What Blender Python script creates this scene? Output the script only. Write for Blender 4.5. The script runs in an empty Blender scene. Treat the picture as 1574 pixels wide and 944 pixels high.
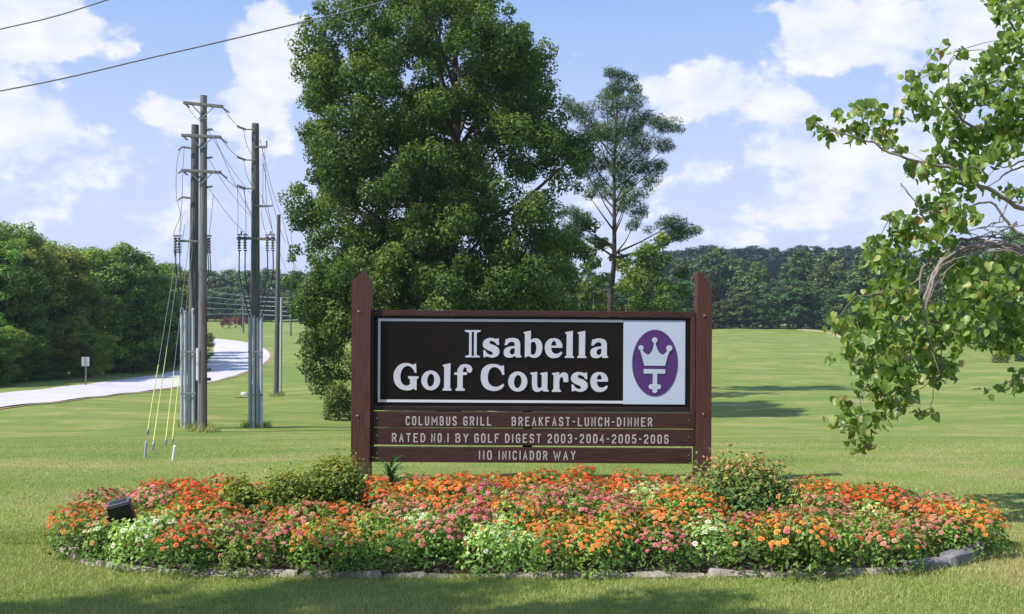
import bpy, math, random
import numpy as np
from mathutils import Vector, Matrix, Euler

S = bpy.context.scene
C = S.collection
PI = math.pi
F = 1600.0            # focal length in photo pixels (1574 wide)
EYE = 1.6             # eye height above the lawn, metres

# ------------------------------------------------------------------ camera
cd = bpy.data.cameras.new('camera')
cam = bpy.data.objects.new('camera', cd); C.objects.link(cam)
cam.location = (0, 0, EYE); cam.rotation_euler = (PI/2, 0, 0)
cd.sensor_width = 36; cd.lens = 36*F/1574; cd.shift_y = 8/1574
cd.clip_start = 0.1; cd.clip_end = 4000
S.camera = cam

# ------------------------------------------------------------------ light
SUN = Vector((-0.80, -0.42, 1.02)).normalized()        # towards the sun
el = math.asin(SUN.z); rot = math.atan2(SUN.x, SUN.y) % (2*PI)
ld = bpy.data.lights.new('sun', 'SUN'); ld.energy = 4.7; ld.angle = math.radians(0.55); ld.color = (1, .955, .88)
so = bpy.data.objects.new('sun', ld); C.objects.link(so)
so.rotation_euler = SUN.to_track_quat('Z', 'Y').to_euler(); so.location = SUN*50

S.view_settings.view_transform = 'Standard'; S.view_settings.look = 'None'
S.view_settings.exposure = 0.45; S.view_settings.gamma = 1
S.render.engine = 'CYCLES'
S.cycles.use_denoising = True
S.cycles.max_bounces = 8; S.cycles.diffuse_bounces = 3; S.cycles.transmission_bounces = 4; S.cycles.glossy_bounces = 2
S.cycles.volume_bounces = 0

class NT:
    """tiny helper round a node tree"""
    def __init__(s, nt): s.t = nt; s.n = nt.nodes; s.n.clear()
    def new(s, typ, **kw):
        n = s.n.new(typ)
        for k, v in kw.items():
            if k.startswith('i_'):
                n.inputs[int(k[2:])].default_value = v
            else: setattr(n, k, v)
        return n
    def link(s, a, b): s.t.links.new(a, b)
    def put(s, v, sock):
        if isinstance(v, (int, float)): sock.default_value = v
        elif isinstance(v, (tuple, list)):
            sock.default_value = tuple(v) + ((1,) if len(v) == 3 and sock.type == 'RGBA' else ())
        else: s.link(v, sock)
    def math(s, op, a, b=0.0, c=None, clamp=False):
        n = s.new('ShaderNodeMath', operation=op, use_clamp=clamp)
        s.put(a, n.inputs[0]); s.put(b, n.inputs[1])
        if c is not None: s.put(c, n.inputs[2])
        return n.outputs[0]
    def mix(s, f, a, b, mode='MIX'):
        n = s.new('ShaderNodeMix', data_type='RGBA', blend_type=mode)
        s.put(f, n.inputs[0]); s.put(a, n.inputs[6]); s.put(b, n.inputs[7])
        return n.outputs[2]
    def noise(s, vec, scale, detail=4, rough=.55, dist=0):
        n = s.new('ShaderNodeTexNoise')
        if vec is not None: s.link(vec, n.inputs['Vector'])
        n.inputs['Scale'].default_value = scale; n.inputs['Detail'].default_value = detail
        n.inputs['Roughness'].default_value = rough; n.inputs['Distortion'].default_value = dist
        return n.outputs['Fac']
    def ramp(s, v, stops, interp='LINEAR'):
        n = s.new('ShaderNodeValToRGB'); n.color_ramp.interpolation = interp
        e = n.color_ramp.elements
        while len(e) < len(stops): e.new(0.5)
        for x, (p, c) in zip(e, stops):
            x.position = p; x.color = tuple(c) + (1,) if len(c) == 3 else c
        s.link(v, n.inputs[0]); return n.outputs[0]
    def smooth(s, v, a, b):
        n = s.new('ShaderNodeMapRange', interpolation_type='SMOOTHSTEP')
        s.put(v, n.inputs[0]); s.put(a, n.inputs[1]); s.put(b, n.inputs[2])
        n.inputs[3].default_value = 0; n.inputs[4].default_value = 1
        return n.outputs[0]

# ------------------------------------------------------------------ sky with cumulus clouds
w = bpy.data.worlds.new('World'); S.world = w; w.use_nodes = True
t = NT(w.node_tree)
sky = t.new('ShaderNodeTexSky', sky_type='NISHITA'); sky.sun_disc = False
sky.sun_elevation = el; sky.sun_rotation = rot; sky.air_density = 1.0; sky.dust_density = 1.0; sky.ozone_density = 2.0
tc = t.new('ShaderNodeTexCoord'); D = tc.outputs['Generated']
sp = t.new('ShaderNodeSeparateXYZ'); t.link(D, sp.inputs[0])
dx, dy, dz = sp.outputs
az = t.math('ARCTAN2', dx, dy); elv = t.math('ARCSINE', dz)
# coarse warp so that no cloud is an ellipse
wn = t.new('ShaderNodeTexNoise'); t.link(D, wn.inputs['Vector']); wn.inputs['Scale'].default_value = 14
wn.inputs['Detail'].default_value = 5; wn.inputs['Roughness'].default_value = .6
ws = t.new('ShaderNodeSeparateColor'); t.link(wn.outputs['Color'], ws.inputs[0])
az2 = t.math('ADD', az, t.math('MULTIPLY', t.math('SUBTRACT', ws.outputs[0], .5), .11))
el2 = t.math('ADD', elv, t.math('MULTIPLY', t.math('SUBTRACT', ws.outputs[1], .5), .09))
# cumulus clouds: azimuth / elevation (degrees) of each, half widths, density
CL = []
for px, py, rx, ry, k in [(60,60,105,70,1.1),(30,200,95,62,.95),(70,275,150,55,.6),(272,188,55,42,.8),(425,85,62,85,1.05),
        (395,190,75,80,.7),(190,330,260,60,.45),(1350,45,170,62,1.0),(1250,85,70,45,.7),(1070,145,85,60,1.05),(1190,190,80,80,.75),
        (1330,260,160,110,.8),(1040,305,70,42,.7),(1150,340,180,50,.5),(1535,60,60,50,.9),(880,80,26,14,.45),(1430,200,90,70,.75),(700,330,300,80,.4),
        (-180,120,170,90,.9),(-420,220,200,110,.8),(1760,90,150,80,.9),(1900,260,220,90,.8),(1000,-150,160,70,.8),(300,-220,220,80,.8),(1500,-240,200,90,.9)]:
    a = math.atan((px-787)/F); e = math.atan((480-py)/F*math.cos(a))
    CL.append((a, e, rx/F, ry/F, k))
field = None
for a, e, rx, ry, k in CL:
    u = t.math('MULTIPLY', t.math('SUBTRACT', az2, a), 1/rx); v = t.math('MULTIPLY', t.math('SUBTRACT', el2, e), 1/ry)
    r2 = t.math('ADD', t.math('MULTIPLY', u, u), t.math('MULTIPLY', v, v))
    g = t.math('MULTIPLY', t.math('SUBTRACT', 1.0, t.math('MULTIPLY', r2, .5), clamp=True), k)
    field = g if field is None else t.math('MAXIMUM', field, g)
# elsewhere in the sky: the same kind of cloud, scattered
mp = t.new('ShaderNodeMapping'); t.link(D, mp.inputs[0]); mp.inputs['Scale'].default_value = (1, 1, 2.0); mp.inputs['Location'].default_value = (3.1, .4, .2)
wide = t.smooth(t.noise(mp.outputs[0], 4.0, 3, .5), .50, .68)
away = t.smooth(t.math('ABSOLUTE', az), .62, .85)
up = t.smooth(elv, .42, .6)
away = t.math('MAXIMUM', away, up)
field = t.math('MAXIMUM', field, t.math('MULTIPLY', wide, away))
mp2 = t.new('ShaderNodeMapping'); t.link(D, mp2.inputs[0]); mp2.inputs['Scale'].default_value = (1, 1, 1.7)
fine = t.noise(mp2.outputs[0], 15, 10, .58, .15)
dens = t.math('ADD', t.math('MULTIPLY', field, 1.0), t.math('MULTIPLY', t.math('SUBTRACT', fine, .5), 2.1))
mask = t.smooth(dens, .34, .70)
# soft modelling: side away from the sun and thicker parts a little greyer
mp3 = t.new('ShaderNodeMapping'); t.link(D, mp3.inputs[0]); mp3.inputs['Scale'].default_value = (1, 1, 1.7); mp3.inputs['Location'].default_value = (.018, .0, -.022)
fine2 = t.noise(mp3.outputs[0], 15, 5, .58, .15)
relief = t.math('ADD', .55, t.math('MULTIPLY', t.math('SUBTRACT', fine, fine2), 2.6), clamp=True)
ccol = t.mix(relief, (5.4, 5.9, 7.4), (7.6, 7.6, 7.8))
base = t.mix(.6, sky.outputs[0], (2.15, 4.05, 8.4))
# pale haze towards the horizon
hz = t.smooth(elv, .40, .02)
base = t.mix(t.math('MULTIPLY', hz, .9), base, (5.2, 5.75, 7.6))
colr = t.mix(t.math('MULTIPLY', mask, .93), base, ccol)
bg = t.new('ShaderNodeBackground'); t.link(colr, bg.inputs[0]); bg.inputs[1].default_value = .1
out = t.new('ShaderNodeOutputWorld'); t.link(bg.outputs[0], out.inputs[0])

# ------------------------------------------------------------------ helpers
rng = np.random.default_rng(7); random.seed(7)

def tag(o, label=None, cat=None, group=None, kind=None):
    if label: o['label'] = label
    if cat: o['category'] = cat
    if group: o['group'] = group
    if kind: o['kind'] = kind
    return o

def thing(name, label, cat, loc=(0, 0, 0), rz=0, group=None):
    o = bpy.data.objects.new(name, None); C.objects.link(o)
    o.location = loc; o.rotation_euler = (0, 0, rz); o.empty_display_size = .1
    return tag(o, label, cat, group)

def link_mesh(name, me, parent=None, loc=(0, 0, 0), rot=(0, 0, 0), scale=(1, 1, 1)):
    o = bpy.data.objects.new(name, me); C.objects.link(o)
    o.parent = parent; o.location = loc; o.rotation_euler = rot; o.scale = scale
    return o

class MB:
    def __init__(s): s.v = []; s.f = []; s.m = []
    def add(s, vs, fs, mi=0):
        b = len(s.v); s.v += [tuple(p) for p in vs]
        s.f += [tuple(b+i for i in f) for f in fs]; s.m += [mi]*len(fs)
    def box(s, c, d, rot=None, mi=0, bev=0.0, jit=0.0):
        x, y, z = d[0]/2, d[1]/2, d[2]/2
        if bev <= 0:
            P = [(-x,-y,-z),(x,-y,-z),(x,y,-z),(-x,y,-z),(-x,-y,z),(x,-y,z),(x,y,z),(-x,y,z)]
            Fc = [(0,3,2,1),(4,5,6,7),(0,1,5,4),(1,2,6,5),(2,3,7,6),(3,0,4,7)]
        else:
            P = []; Fc = []
            b = bev; idx = {}
            for sx in (-1, 1):
                for sy in (-1, 1):
                    for sz in (-1, 1):
                        for ax in range(3):
                            q = [sx*(x-b), sy*(y-b), sz*(z-b)]; full = [sx*x, sy*y, sz*z]
                            q[ax] = full[ax]; idx[(sx, sy, sz, ax)] = len(P); P.append(tuple(q))
            def face(keys, nrm):
                ids = [idx[k] for k in keys]; p = [Vector(P[i]) for i in ids]
                if (p[1]-p[0]).cross(p[2]-p[1]).dot(Vector(nrm)) < 0: ids = ids[::-1]
                Fc.append(tuple(ids))
            for ax in range(3):
                a, c2 = [i for i in range(3) if i != ax]
                for sg in (-1, 1):
                    ks = []
                    for sa, sb in ((-1,-1),(1,-1),(1,1),(-1,1)):
                        k = [0,0,0]; k[ax] = sg; k[a] = sa; k[c2] = sb; ks.append((k[0],k[1],k[2],ax))
                    n = [0,0,0]; n[ax] = sg; face(ks, n)
                for sa in (-1, 1):
                    for sb in (-1, 1):
                        k1 = [0,0,0]; k1[a] = sa; k1[c2] = sb
                        k1[ax] = -1; A = tuple(k1); k1[ax] = 1; B = tuple(k1)
                        n = [0,0,0]; n[a] = sa; n[c2] = sb
                        face([A+(a,), B+(a,), B+(c2,), A+(c2,)], n)
            for sx in (-1, 1):
                for sy in (-1, 1):
                    for sz in (-1, 1): face([(sx,sy,sz,0),(sx,sy,sz,1),(sx,sy,sz,2)], (sx,sy,sz))
        if jit: P = [tuple(q + random.uniform(-jit, jit) for q in p) for p in P]
        R = (Euler(rot).to_matrix() if rot is not None and not isinstance(rot, Matrix) else rot)
        P = [Vector(p) for p in P]
        if R is not None: P = [R @ p for p in P]
        cc = Vector(c); s.add([p + cc for p in P], Fc, mi)
    def tube(s, pts, rad, n=8, mi=0, cap=True):
        pts = [Vector(p) for p in pts]; m = len(pts)
        if isinstance(rad, (int, float)): rad = [rad]*m
        b = len(s.v); up = Vector((0, 0, 1)); prev = None
        for i, p in enumerate(pts):
            d = (pts[min(i+1, m-1)] - pts[max(i-1, 0)])
            d = d.normalized() if d.length > 1e-9 else Vector((0, 0, 1))
            if prev is None:
                a = d.cross(up if abs(d.z) < .9 else Vector((1, 0, 0))).normalized()
            else:
                a = (prev - d*prev.dot(d)); a = a.normalized() if a.length > 1e-6 else d.cross(Vector((1, 0, 0))).normalized()
            prev = a; bb = d.cross(a)
            for k in range(n):
                an = 2*PI*k/n
                s.v.append(tuple(p + (a*math.cos(an) + bb*math.sin(an))*rad[i]))
        for i in range(m-1):
            for k in range(n):
                q = b + i*n
                s.f.append((q+k, q+(k+1) % n, q+n+(k+1) % n, q+n+k)); s.m.append(mi)
        if cap:
            s.f.append(tuple(b+k for k in range(n))[::-1]); s.m.append(mi)
            s.f.append(tuple(b+(m-1)*n+k for k in range(n))); s.m.append(mi)
    def lathe(s, c, prof, n=12, mi=0):          # prof: (r, z)
        b = len(s.v)
        for r, z in prof:
            for k in range(n):
                an = 2*PI*k/n; s.v.append((c[0]+r*math.cos(an), c[1]+r*math.sin(an), c[2]+z))
        for i in range(len(prof)-1):
            for k in range(n):
                q = b+i*n; s.f.append((q+k, q+(k+1) % n, q+n+(k+1) % n, q+n+k)); s.m.append(mi)
        s.f.append(tuple(b+k for k in range(n))[::-1]); s.m.append(mi)
        s.f.append(tuple(b+(len(prof)-1)*n+k for k in range(n))); s.m.append(mi)
    def mesh(s, name, mats, smooth=False):
        me = bpy.data.meshes.new(name); me.from_pydata(s.v, [], s.f)
        for m in (mats if isinstance(mats, (list, tuple)) else [mats]): me.materials.append(m)
        me.polygons.foreach_set('material_index', s.m)
        if smooth: me.polygons.foreach_set('use_smooth', [True]*len(s.f))
        me.update(); return me
    def build(s, name, mats, parent=None, smooth=False, **kw):
        return link_mesh(name, s.mesh(name, mats, smooth), parent, **kw)

def np_mesh(name, verts, nper, mat, rnd=None, faces=None, smooth=False):
    """verts (N*nper,3): N separate n-gons, or with a face pattern 'faces' repeated for every nper vertices"""
    V = np.asarray(verts, dtype=np.float32).reshape(-1, 3); N = len(V)//nper
    if faces is None: faces = [tuple(range(nper))]
    loops = np.concatenate([np.array(f) for f in faces]); sizes = np.array([len(f) for f in faces])
    L = (np.arange(N)[:, None]*nper + loops[None, :]).ravel()
    tot = np.tile(sizes, N); st = np.concatenate([[0], np.cumsum(tot)[:-1]])
    me = bpy.data.meshes.new(name)
    me.vertices.add(len(V)); me.vertices.foreach_set('co', V.ravel())
    me.loops.add(len(L)); me.loops.foreach_set('vertex_index', L.astype(np.int32))
    me.polygons.add(len(tot)); me.polygons.foreach_set('loop_start', st.astype(np.int32))
    me.polygons.foreach_set('loop_total', tot.astype(np.int32))
    if smooth: me.polygons.foreach_set('use_smooth', np.ones(len(tot), dtype=bool))
    if rnd is not None:
        a = me.attributes.new('rnd', 'FLOAT', 'POINT')
        a.data.foreach_set('value', np.repeat(np.asarray(rnd, dtype=np.float32), nper))
    me.materials.append(mat); me.update(calc_edges=True); return me

def leaf_quads(P, size, up=.35, aspect=.62, out=None, jitter=.3, hang=0.0):
    """rhombus leaves at points P; returns (N*4,3)"""
    N = len(P)
    nrm = rng.normal(size=(N, 3)); nrm /= np.linalg.norm(nrm, axis=1, keepdims=True)
    nrm[:, 2] += up
    if out is not None: nrm += out
    nrm /= np.linalg.norm(nrm, axis=1, keepdims=True)+1e-9
    r = rng.normal(size=(N, 3)); r[:, 2] -= hang
    a = r - nrm*np.sum(r*nrm, axis=1, keepdims=True); a /= np.linalg.norm(a, axis=1, keepdims=True)+1e-9
    b = np.cross(nrm, a)
    s = (size*(1+jitter*rng.uniform(-1, 1, N)))[:, None]
    V = np.stack([P - a*s*.5, P + b*s*.5*aspect + a*s*.05, P + a*s*.5, P - b*s*.5*aspect + a*s*.05], axis=1)
    return V.reshape(-1, 3)

# ------------------------------------------------------------------ terrain
PY = np.array([-400, 8, 11, 14, 20, 29, 42, 57, 100, 150, 230, 300, 350, 420, 600, 1000, 2500.])
PZ = np.array([0, 0, -.07, -.28, -.92, -1.8, -2.5, -3.1, -3.4, -3.3, -2.0, -.7, 2, 10, 13, 14, 14.])
_ty = np.arange(-400, 2500, .5); _tz = np.interp(_ty, PY, PZ)
def _sm(z, w): k = np.hanning(w); k /= k.sum(); return np.convolve(np.pad(z, w//2, 'edge'), k, 'valid')[:len(z)]
_z1 = _sm(_tz, 13); _z2 = _sm(_tz, 61)
_w = np.clip((_ty-25)/30, 0, 1); _tz = _z1*(1-_w) + _z2*_w
def g(x, y):
    x = np.asarray(x, dtype=float); y = np.asarray(y, dtype=float)
    z = np.interp(y, _ty, _tz)
    f = np.clip((y-13)/25, 0, 1)
    z = z + f*(.16*np.sin(x*.13+1)*np.sin(y*.09+.5) + .07*np.sin(x*.31+y*.17) + .035*np.sin(x*.9+np.sin(y*.35)*2)*np.sin(y*.55+x*.2))
    return z
def gz(x, y): return float(g(x, y))

_dd = np.concatenate([np.arange(3, 60, .05), np.arange(60, 900, .3)])
def hit(px, py):
    """ground point seen in photo pixel (px, py)"""
    X = (px-787)/F*_dd; Z = EYE-(py-480)/F*_dd
    k = np.nonzero(Z <= g(X, _dd))[0]
    i = k[0] if len(k) else len(_dd)-1
    return Vector((float(X[i]), float(_dd[i]), gz(X[i], _dd[i])))
def W(px, py, d): return Vector(((px-787)/F*d, d, EYE-(py-480)/F*d))

# ------------------------------------------------------------------ materials
def mat_new(name):
    m = bpy.data.materials.new(name); m.use_nodes = True
    t = NT(m.node_tree); o = t.new('ShaderNodeOutputMaterial')
    p = t.new('ShaderNodeBsdfPrincipled'); t.link(p.outputs[0], o.inputs[0])
    return m, t, p, o
def bump(t, p, h, strength=.3, dist=.01):
    b = t.new('ShaderNodeBump'); b.inputs['Strength'].default_value = strength; b.inputs['Distance'].default_value = dist
    t.link(h, b.inputs['Height']); t.link(b.outputs[0], p.inputs['Normal'])
def plain(name, c1, c2=None, scale=8, rough=.6, metal=0, bmp=.15, stretch=(1, 1, 1), spec=.5, dist=.005, coord='Object'):
    m, t, p, o = mat_new(name)
    tc = t.new('ShaderNodeTexCoord'); mp = t.new('ShaderNodeMapping'); t.link(tc.outputs[coord], mp.inputs[0])
    mp.inputs['Scale'].default_value = stretch
    n = t.noise(mp.outputs[0], scale, 6, .62)
    c2 = c2 or tuple(x*.75 for x in c1)
    t.link(t.ramp(n, [(.3, c2), (.7, c1)]), p.inputs['Base Color'])
    p.inputs['Roughness'].default_value = rough; p.inputs['Metallic'].default_value = metal
    p.inputs['Specular IOR Level'].default_value = spec
    if bmp: bump(t, p, n, bmp, dist)
    return m
def leafmat(name, stops, trans=.3, rough=.5, hue=.0, tcol=None, spec=.35):
    m, t, p, o = mat_new(name)
    at = t.new('ShaderNodeAttribute', attribute_name='rnd')
    c = t.ramp(at.outputs['Fac'], stops)
    if hue:
        oi = t.new('ShaderNodeObjectInfo')
        hs = t.new('ShaderNodeHueSaturation'); t.link(c, hs.inputs['Color'])
        t.link(t.math('ADD', .5-hue/2, t.math('MULTIPLY', oi.outputs['Random'], hue)), hs.inputs['Hue'])
        r2 = t.math('FRACT', t.math('MULTIPLY', oi.outputs['Random'], 7.13))
        t.link(t.math('ADD', .74, t.math('MULTIPLY', r2, .75)), hs.inputs['Value'])
        c = hs.outputs[0]
    t.link(c, p.inputs['Base Color']); p.inputs['Roughness'].default_value = rough
    p.inputs['Specular IOR Level'].default_value = spec
    if trans:
        tr = t.new('ShaderNodeBsdfTranslucent')
        t.link(t.mix(1, c, tcol or (1.5, 1.6, .7), 'MULTIPLY'), tr.inputs[0])
        ms = t.new('ShaderNodeMixShader'); ms.inputs[0].default_value = trans
        t.link(p.outputs[0], ms.inputs[1]); t.link(tr.outputs[0], ms.inputs[2]); t.link(ms.outputs[0], o.inputs[0])
    return m

# lawn
M_LAWN, t, p, o = mat_new('mown_lawn')
ge = t.new('ShaderNodeNewGeometry'); pos = ge.outputs['Position']
spx = t.new('ShaderNodeSeparateXYZ'); t.link(pos, spx.inputs[0])
n1 = t.noise(pos, .30, 6, .68, .5); n2 = t.noise(pos, 1.4, 6, .65); n3 = t.noise(pos, 45, 5, .7)
mpw = t.new('ShaderNodeMapping'); t.link(pos, mpw.inputs[0]); mpw.inputs['Scale'].default_value = (.10, .30, 1); mpw.inputs['Rotation'].default_value = (0, 0, .06)
n4 = t.noise(mpw.outputs[0], 1, 4, .55, .6)
c = t.ramp(n1, [(.36, (.150, .235, .042)), (.50, (.245, .285, .074)), (.62, (.35, .335, .125))])
c = t.mix(t.smooth(n2, .50, .72), c, (.385, .33, .15))
n6 = t.noise(pos, .75, 5, .7, .8)
c = t.mix(t.math('MULTIPLY', t.smooth(n6, .50, .66), .6), c, (.17, .285, .035))
c = t.mix(t.math('MULTIPLY', t.smooth(n6, .46, .34), .45), c, (.27, .235, .10))
c = t.mix(t.math('MULTIPLY', t.smooth(n4, .40, .62), .60), c, (.135, .215, .040))
c = t.mix(t.math('MULTIPLY', t.math('SUBTRACT', n3, .35), 1.3, clamp=True), t.mix(1, c, (.74, .76, .68), 'MULTIPLY'), t.mix(1, c, (1.18, 1.15, 1.18), 'MULTIPLY'))
# dry patch of bare soil round the right end of the bed and some in front of it
vs = t.new('ShaderNodeVectorMath', operation='DISTANCE'); t.link(pos, vs.inputs[0]); vs.inputs[1].default_value = (3.45, 6.5, 0)
dr = t.math('ADD', vs.outputs['Value'], t.math('MULTIPLY', t.math('SUBTRACT', n2, .5), 1.2))
c = t.mix(t.math('MULTIPLY', t.smooth(dr, .75, .25), .8), c, (.33, .23, .13))
t.link(c, p.inputs['Base Color']); p.inputs['Roughness'].default_value = .9; p.inputs['Specular IOR Level'].default_value = .15
bump(t, p, t.math('ADD', n3, t.math('MULTIPLY', n2, 1.5)), .55, .03)

M_GRASS = leafmat('grass_blades', [(0, (.18, .255, .055)), (.45, (.31, .345, .105)), (.75, (.42, .40, .16)), (1, (.52, .45, .25))], trans=.25, rough=.6)
M_ROAD, t, p, o = mat_new('road_surface')
ge = t.new('ShaderNodeNewGeometry'); pos = ge.outputs['Position']
n1 = t.noise(pos, .5, 5, .6); n2 = t.noise(pos, 30, 3, .7)
c = t.ramp(n1, [(.3, (.50, .465, .49)), (.7, (.60, .56, .59))])
c = t.mix(t.math('MULTIPLY', n2, .35), c, (.36, .35, .38))
n5 = t.noise(pos, .16, 5, .7, 1.5)
c = t.mix(t.math('MULTIPLY', t.smooth(n5, .48, .62), .4), c, (.38, .36, .37))
t.link(c, p.inputs['Base Color']); p.inputs['Roughness'].default_value = .85; bump(t, p, n2, .3, .01)
M_SHOULDER = plain('clay_shoulder', (.36, .24, .13), (.22, .2, .06), 1.2, .95, coord='Object')
M_SOIL = plain('mulch', (.075, .045, .028), (.02, .013, .009), 30, .95, bmp=.8, dist=.02)
M_STONE = plain('edging_stone', (.40, .35, .30), (.19, .155, .13), 14, .9, bmp=.7, dist=.015)
M_STONE2 = plain('grey_edging_stone', (.24, .235, .24), (.11, .105, .11), 12, .9, bmp=.7, dist=.015)
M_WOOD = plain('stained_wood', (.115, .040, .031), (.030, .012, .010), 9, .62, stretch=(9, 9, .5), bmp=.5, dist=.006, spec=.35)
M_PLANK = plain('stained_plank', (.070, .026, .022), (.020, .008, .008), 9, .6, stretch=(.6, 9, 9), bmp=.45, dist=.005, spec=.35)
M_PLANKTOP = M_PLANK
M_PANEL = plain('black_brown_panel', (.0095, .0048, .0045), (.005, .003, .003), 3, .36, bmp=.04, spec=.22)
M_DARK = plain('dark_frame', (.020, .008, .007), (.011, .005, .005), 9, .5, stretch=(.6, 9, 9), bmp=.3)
M_LETTER = plain('raised_white_letter', (.56, .56, .64), (.48, .48, .56), 5, .45, bmp=.05)
M_BORDER = plain('white_border', (.66, .66, .71), (.55, .55, .61), 5, .45, bmp=.05)
M_ROUTED = plain('routed_white_paint', (.52, .48, .50), (.32, .27, .27), 60, .7, bmp=.2)
M_LOGO = plain('pale_logo_board', (.50, .56, .70), (.45, .51, .65), 2, .35, bmp=.02)
M_PURPLE = plain('purple_emblem', (.085, .024, .155), (.060, .018, .125), 6, .4, bmp=.05)
M_CROWN = plain('silver_emblem', (.47, .54, .66), (.41, .48, .60), 5, .4, bmp=.05)
M_BOLT = plain('weathered_bolt', (.30, .24, .22), (.12, .08, .07), 60, .5, metal=.5)
M_POLE = plain('weathered_pole', (.20, .195, .19), (.085, .082, .08), 3.0, .9, stretch=(6, 6, .35), bmp=.6, dist=.03)
M_POLE2 = plain('dark_creosote_pole', (.13, .122, .118), (.055, .052, .05), 3.0, .9, stretch=(6, 6, .35), bmp=.6, dist=.03)
M_CONDUIT = plain('grey_conduit', (.42, .44, .47), (.30, .32, .35), 3, .5, bmp=.02)
M_REDPIPE = plain('rust_red_conduit', (.22, .035, .02), (.12, .022, .015), 5, .6)
M_STEEL = plain('galvanised_steel', (.24, .25, .27), (.14, .15, .16), 8, .5, metal=.4, bmp=.1)
M_PORC = plain('grey_insulator', (.17, .18, .20), (.09, .095, .11), 8, .35, bmp=.05)
M_WIRE = plain('dull_wire', (.14, .145, .16), (.09, .09, .10), 3, .6, bmp=0)
M_BLACKWIRE = plain('black_cable', (.03, .03, .033), (.02, .02, .02), 3, .5, bmp=0)
M_YELLOW = plain('yellow_guard', (.60, .58, .13), (.48, .46, .10), 3, .5, bmp=.02)
M_WHITE = plain('white_plastic', (.75, .75, .74), (.62, .62, .60), 6, .5, bmp=.03)
M_BACKSIGN = plain('bare_sign_back', (.42, .44, .46), (.33, .35, .37), 5, .5, metal=.3, bmp=.02)
M_LAMP = plain('black_lamp_housing', (.022, .022, .026), (.013, .013, .016), 20, .38, bmp=.08)
M_LAMPEDGE = plain('lamp_edge_aluminium', (.13, .13, .16), (.08, .08, .10), 20, .5, metal=.1, bmp=.05)
M_BARK = plain('grey_bark', (.13, .105, .085), (.05, .04, .033), 6, .95, stretch=(3, 3, .6), bmp=.8, dist=.03)
M_BARKRED = plain('pine_bark', (.085, .062, .05), (.035, .026, .022), 6, .95, stretch=(3, 3, .6), bmp=.8, dist=.03)
M_TWIG = plain('pale_twig_bark', (.30, .25, .21), (.14, .11, .10), 12, .9, stretch=(3, 3, 3), bmp=.5, dist=.005)
M_POD = plain('brown_seed_pod', (.14, .07, .03), (.07, .035, .02), 30, .7)
M_SAND = plain('bunker_sand', (.42, .36, .19), (.33, .33, .13), 3, .95)

L_BIG = leafmat('big_tree_leaves', [(0, (.040, .080, .016)), (.5, (.088, .142, .027)), (.85, (.165, .220, .040)), (1, (.25, .29, .065))], trans=.3, rough=.55, spec=.25)
L_WOOD = leafmat('woodland_leaves', [(0, (.070, .130, .020)), (.5, (.160, .235, .036)), (.9, (.27, .335, .055)), (1, (.33, .36, .08))], trans=.3, hue=.075, rough=.5)
L_PINE = leafmat('pine_needles', [(0, (.028, .060, .016)), (.5, (.058, .105, .024)), (1, (.12, .17, .040))], trans=.15)
L_FAR = leafmat('far_tree_leaves', [(0, (.036, .075, .022)), (.5, (.080, .135, .034)), (1, (.14, .195, .047))], trans=.2, hue=.09)
L_FARDARK = leafmat('ridge_pine_needles', [(0, (.014, .036, .016)), (1, (.036, .068, .026))], trans=.1, hue=.03)
L_YEL = leafmat('yellow_green_leaves', [(0, (.045, .080, .015)), (.5, (.10, .15, .025)), (1, (.21, .22, .045))], trans=.3)
L_RED = leafmat('crape_myrtle_leaves', [(0, (.05, .05, .02)), (.35, (.12, .03, .03)), (1, (.26, .05, .06))], trans=.2, hue=.03)
L_HEART = leafmat('heart_leaves', [(0, (.090, .165, .032)), (.4, (.160, .250, .048)), (.8, (.24, .33, .075)), (.95, (.34, .37, .11)), (.99, (.36, .28, .09)), (1, (.34, .16, .05))], trans=.38, rough=.42, spec=.5)
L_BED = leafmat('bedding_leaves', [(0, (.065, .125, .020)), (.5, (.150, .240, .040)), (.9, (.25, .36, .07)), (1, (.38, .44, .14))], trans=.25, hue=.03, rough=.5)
L_BEDPALE = leafmat('pale_bedding_leaves', [(0, (.10, .20, .04)), (.5, (.22, .36, .08)), (1, (.46, .56, .22))], trans=.3, hue=.02)
L_SHRUB = leafmat('shrub_leaves', [(0, (.032, .070, .018)), (.45, (.085, .150, .030)), (.72, (.22, .27, .04)), (.92, (.40, .38, .07)), (1, (.42, .22, .07))], trans=.3, rough=.6, spec=.25)
L_DARKSHRUB = leafmat('glossy_shrub_leaves', [(0, (.035, .090, .024)), (.4, (.070, .145, .036)), (.68, (.17, .24, .05)), (.85, (.33, .30, .07)), (1, (.46, .17, .08))], trans=.2, rough=.5, spec=.3)
L_LILY = leafmat('strap_leaves', [(0, (.028, .085, .022)), (1, (.060, .15, .035))], trans=.2, rough=.35)
L_REED = leafmat('reed_grass', [(0, (.12, .16, .04)), (1, (.26, .26, .09))], trans=.2)
def petal(name, a, b, c):
    return leafmat(name, [(0, a), (.6, b), (1, c)], trans=.22, rough=.6, tcol=(1.1, 1.0, .9), spec=.2)
FLOW = {
 'orange': petal('orange_petals', (.60, .065, .018), (.74, .115, .032), (.78, .22, .07)),
 'gold':   petal('golden_petals', (.70, .15, .025), (.80, .23, .04), (.82, .38, .09)),
 'pink':   petal('pink_petals', (.45, .05, .10), (.60, .12, .17), (.70, .26, .28)),
 'rose':   petal('dusty_rose_petals', (.46, .12, .10), (.60, .21, .17), (.64, .32, .24)),
 'brown':  petal('spent_petals', (.14, .035, .02), (.22, .06, .035), (.26, .10, .05)),
 'white':  petal('white_petals', (.50, .62, .30), (.66, .74, .46), (.80, .82, .64)),
}
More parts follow.
